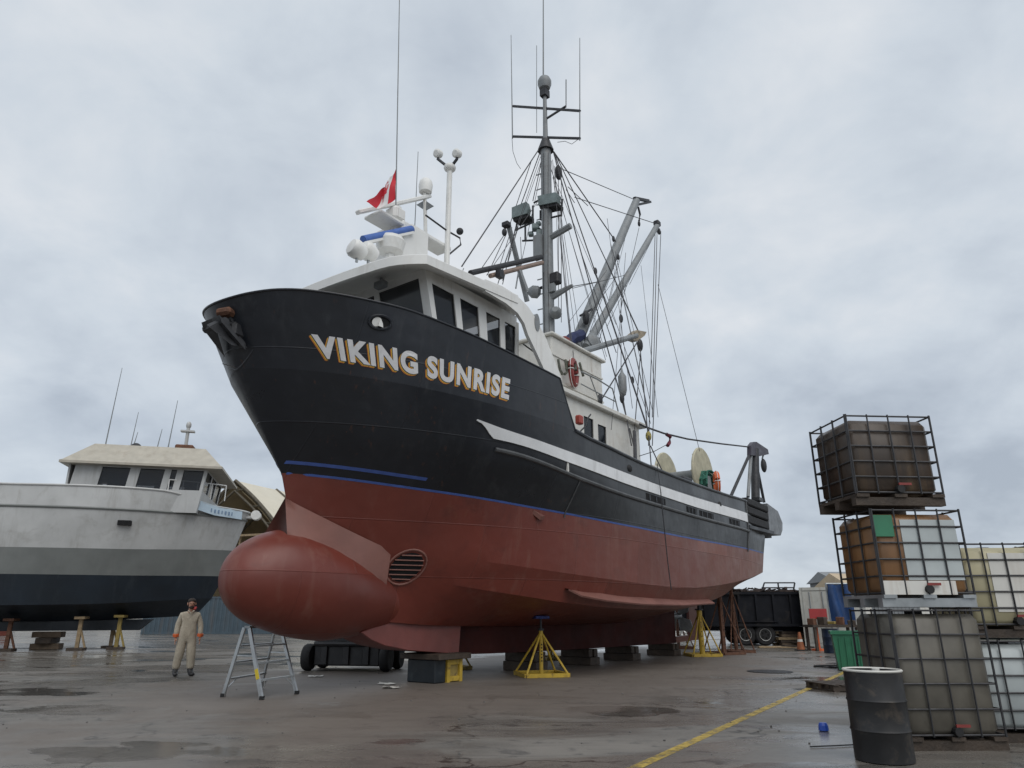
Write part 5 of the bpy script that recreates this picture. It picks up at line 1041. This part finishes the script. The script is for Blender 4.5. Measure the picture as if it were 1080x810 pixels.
BR1 = M('brown_stained_polyethylene', (.045, .03, .02), .45, var=.5, scale=2, streak=(.14, .09, .045), sfac=.8, sscale=6, dirt=(.018, .014, .012), dfac=.8, dscale=2)
BR2 = M('amber_stained_polyethylene', (.2, .1, .04), .45, var=.35, scale=2, streak=(.33, .24, .13), sfac=.7, sscale=5)
PALE = M('frosted_polyethylene', (.42, .46, .46), .4, var=.12, scale=2, dirt=(.3, .26, .2), dfac=.4)
GRN = M('green_plastic', (.03, .16, .085), .45, var=.15, scale=4, dirt=(.06, .07, .05), dfac=.5)
sx, sy = 4.82, 9.2
zt = atY(858, 437, sy - .5).z
z2 = zt - 1.16; z1 = z2 - 1.2
tote((sx - .02, sy, z2), R(4), BR1, 'dark brown stained tote tank in a cage, topmost of the stack at right')
t2 = tote((sx + .14, sy + .02, z1), R(3), BR2, 'amber stained tote tank with a pale plate, second from the top of the right stack', PALE, pallet=STEEL)
MB().box((-.43, -.47, .95), (.24, .02, .26)).build('green_patch', GRN, t2); MB().box((-.1, -.47, .22), (.9, .02, .16)).build('cream_patch', WHITE2, t2)
tote((sx + .2, sy + .04, 0), R(2), M('grimy_polyethylene', (.12, .11, .09), .5, var=.3, scale=2, streak=(.05, .04, .03), sfac=.8, sscale=5, dirt=(.04, .035, .03), dfac=.7), 'grimy tote tank at ground level carrying the amber one, behind the black drum', H_=z1 - .02)
gp = ground(889, 708); e = empty('plastic_bin', (gp.x + .42, gp.y + .4, 0), R(-20), 'green plastic bin standing near the wooden pallet at the right', 'bin'); zb = 1.0
mb = MB(); rr = [[(x * w, y * w, z) for x, y in ((-1, -1), (1, -1), (1, 1), (-1, 1))] for w, z in ((.33, .02), (.4, zb - .08), (.44, zb - .08), (.44, zb), (.38, zb), (.31, .1))]
for r in rr: mb.v += r
for k in range(5): mb.f += [(k * 4 + j, k * 4 + (j + 1) % 4, k * 4 + 4 + (j + 1) % 4, k * 4 + 4 + j) for j in range(4)]
mb.f += [(0, 1, 2, 3), (20, 21, 22, 23)]; mb.build('body', GRN, e, smooth=False)
for k in range(4): MB().box((-.24 + k * .16, -.375, .46), (.03, .04, .75), mat=Matrix.Rotation(-.075, 3, 'X').inverted()).build('rib', GRN, e)
p = ground(938, 803); e = empty('steel_drum', (p.x - .02, p.y + .05, 0), .4, 'black steel drum with a pale rim in front of the green bin', 'drum'); drum(e, M('dented_black_drum', (.02, .02, .021), .5, .2, var=.4, dirt=(.1, .08, .06), dfac=.5, dscale=4), WHITE2)
tote((sx + 1.5, sy + .5, .0), R(-4), PALE, 'pale tote tank on the ground beside the drum at the far right')
tote((sx + 1.52, sy + .52, 1.18), R(-2), M('yellowed_polyethylene', (.42, .38, .24), .4, var=.15, scale=2, streak=(.25, .18, .1), sfac=.7, sscale=5), 'yellowed tote tank stacked on the pale one at the far right', WHITE2)
# pallet, hose, litter, drain
p = ground(880, 727); e = empty('wooden_pallet', (p.x + .15, p.y, 0), R(12), 'dark wooden pallet lying on the asphalt near the yellow line', 'pallet')
for y in (-.4, 0, .4): MB().box((0, y, .06), (1.0, .1, .09)).build('runner', DWOOD, e)
for k in range(6): MB().box((-.44 + k * .176, 0, .12), (.12, .95, .022)).build('board', DWOOD, e)
for k in range(3): MB().box((-.44 + k * .44, 0, .0125), (.12, .95, .02)).build('board', DWOOD, e)
p = ground(869, 771); e = empty('blue_cap', (p.x, p.y, 0), .3, 'crumpled bright blue plastic cap lying on the wet asphalt', 'litter')
MB().lathe([(.05, 0), (.065, .01), (.06, .07), (.045, .1), (.01, .1)], n=10).build('cap', M('bright_blue_plastic', (.02, .07, .38), .4), e, smooth=False); MB().box((.03, .02, .05), (.09, .05, .08), .6).build('crumpled_flap', MATS['bright_blue_plastic'], e, bevel=.01)
p = ground(812, 708.5); MB().lathe([(.55, 0), (.58, .012), (.5, .016), (.02, .014)], n=28).build('manhole_cover', M('cast_iron', (.02, .02, .021), .5, .4, bump=.4, scale=12), None, 'dark round manhole cover in the asphalt right of the hull', 'manhole cover').location = (p.x, p.y, .0)
p = ground(890, 704); MB().path([(.8 * math.cos(a) * (1 + .04 * math.sin(3 * a)), .45 * math.sin(a), .025) for a in [2 * math.pi * k / 30 for k in range(31)]], .022, 6).build('rubber_hose', BLACK, None, 'loop of black rubber hose lying near the green bin', 'hose').location = (p.x, p.y, .004)
p = ground(880, 788); MB().path([(-.3, -.05, .01), (0, 0, .012), (.35, .1, .01)], .008, 5).build('wire_scrap', DARK, None, 'thin dark wire scrap on the ground left of the black drum', 'litter').location = (p.x, p.y, .003)
rnd = random.Random(21)
for k, (x, y, lab) in enumerate(((408, 722, 'torn white paper scrap on the ground left of the blue cradle'), (413, 726, 'flat pale rag on the ground in front of the blue cradle'), (333, 714, 'crumpled white scrap by the wheel of the black carriage'))):
    p = ground(x, y); m = MB(); m.sheet([[((i - 3) * .06 + rnd.uniform(-.02, .02), (j - 2) * .05 + rnd.uniform(-.02, .02), .012 + abs(rnd.gauss(0, .014))) for i in range(7)] for j in range(5)]); m.build('paper_scrap', WHITE2, None, lab, 'litter', 'scraps on the asphalt').location = (p.x, p.y, 0)
gs = MB()
for k in range(420):
    x = rnd.uniform(-12, 12); y = rnd.uniform(6, 34); r = rnd.uniform(.006, .02); gs.ball((x, y, r * .5), (r, r * rnd.uniform(.6, 1.2), r * .6), 5, 3)
gs.build('grit', M('grit_stone', (.12, .115, .11), .8, var=.4), kind='stuff', label='scattered grit on the asphalt')
# ------------------------------------------------------------------ far yard
container('shipping_container', (-26.5, 54, 0), R(8), 12.2, M('blue_container_paint', (.06, .09, .115), .55, var=.12, streak=(.12, .09, .07), sfac=.6), 'long slate blue container beyond the grey boat')
container('shipping_container', (-46, 50, 0), R(-5), 12.2, M('rust_red_container', (.18, .05, .035), .6, var=.15), 'rust red container at the far left of the yard')
container('shipping_container', (27, 44, 0), R(8), 12.2, M('green_container', (.05, .1, .075), .6, var=.15), 'dark green container at the far right of the yard')
container('shipping_container', (20, 60, 0), R(-4), 12.2, M('grey_container', (.2, .21, .22), .6, var=.15), 'grey container far behind the tote stacks')
for k, (x, y, w_, h_, lab) in enumerate(((-12, 120, 40, 9, 'long low grey shed far behind the shelter'), (-62, 95, 30, 11, 'tall pale shed far off at the left edge'), (70, 120, 36, 8, 'low dark shed far off at the right edge'))):
    e = empty('warehouse', (x, y, 0), R((3, 12, -8)[k]), lab, 'warehouse', 'sheds far behind the yard'); mt = M('shed_cladding_%d' % k, ((.3, .31, .32), (.45, .45, .43), (.12, .13, .14))[k], .6, var=.08, scale=.3)
    MB().box((0, 0, h_ * .4), (w_, 16, h_ * .8)).build('wall', mt, e); MB().prism([(-w_ / 2 - .5, -8.6, h_ * .79), (-w_ / 2 - .5, 8.6, h_ * .79), (-w_ / 2 - .5, 0, h_)], (w_ + 1, 0, 0)).build('roof', M('shed_roof', (.2, .21, .22), .6), e)
    for j in range(3): MB().box((-w_ * .3 + j * w_ * .3, -8.03, 2), (3.6, .08, 4)).build('roller_door', GREYP, e); MB().box((-w_ * .15 + j * w_ * .3, -8.03, h_ * .6), (2, .08, 1)).build('window', GLASS, e)
hl = MB(); rnd = random.Random(2); rows = [[], [], []]
for i in range(161):
    x = -900 + 1800 * i / 160; h_ = 9 + 5 * math.sin(i * .21) + 3 * math.sin(i * .53 + 1) + rnd.uniform(-1.2, 1.2); rows[0].append((x, 640, -.5)); rows[1].append((x, 650, max(3, h_))); rows[2].append((x, 760, -.5))
hl.sheet(rows); hl.build('hills', M('far_wooded_hill', (.035, .05, .045), .9, var=.4, scale=.05), kind='structure')
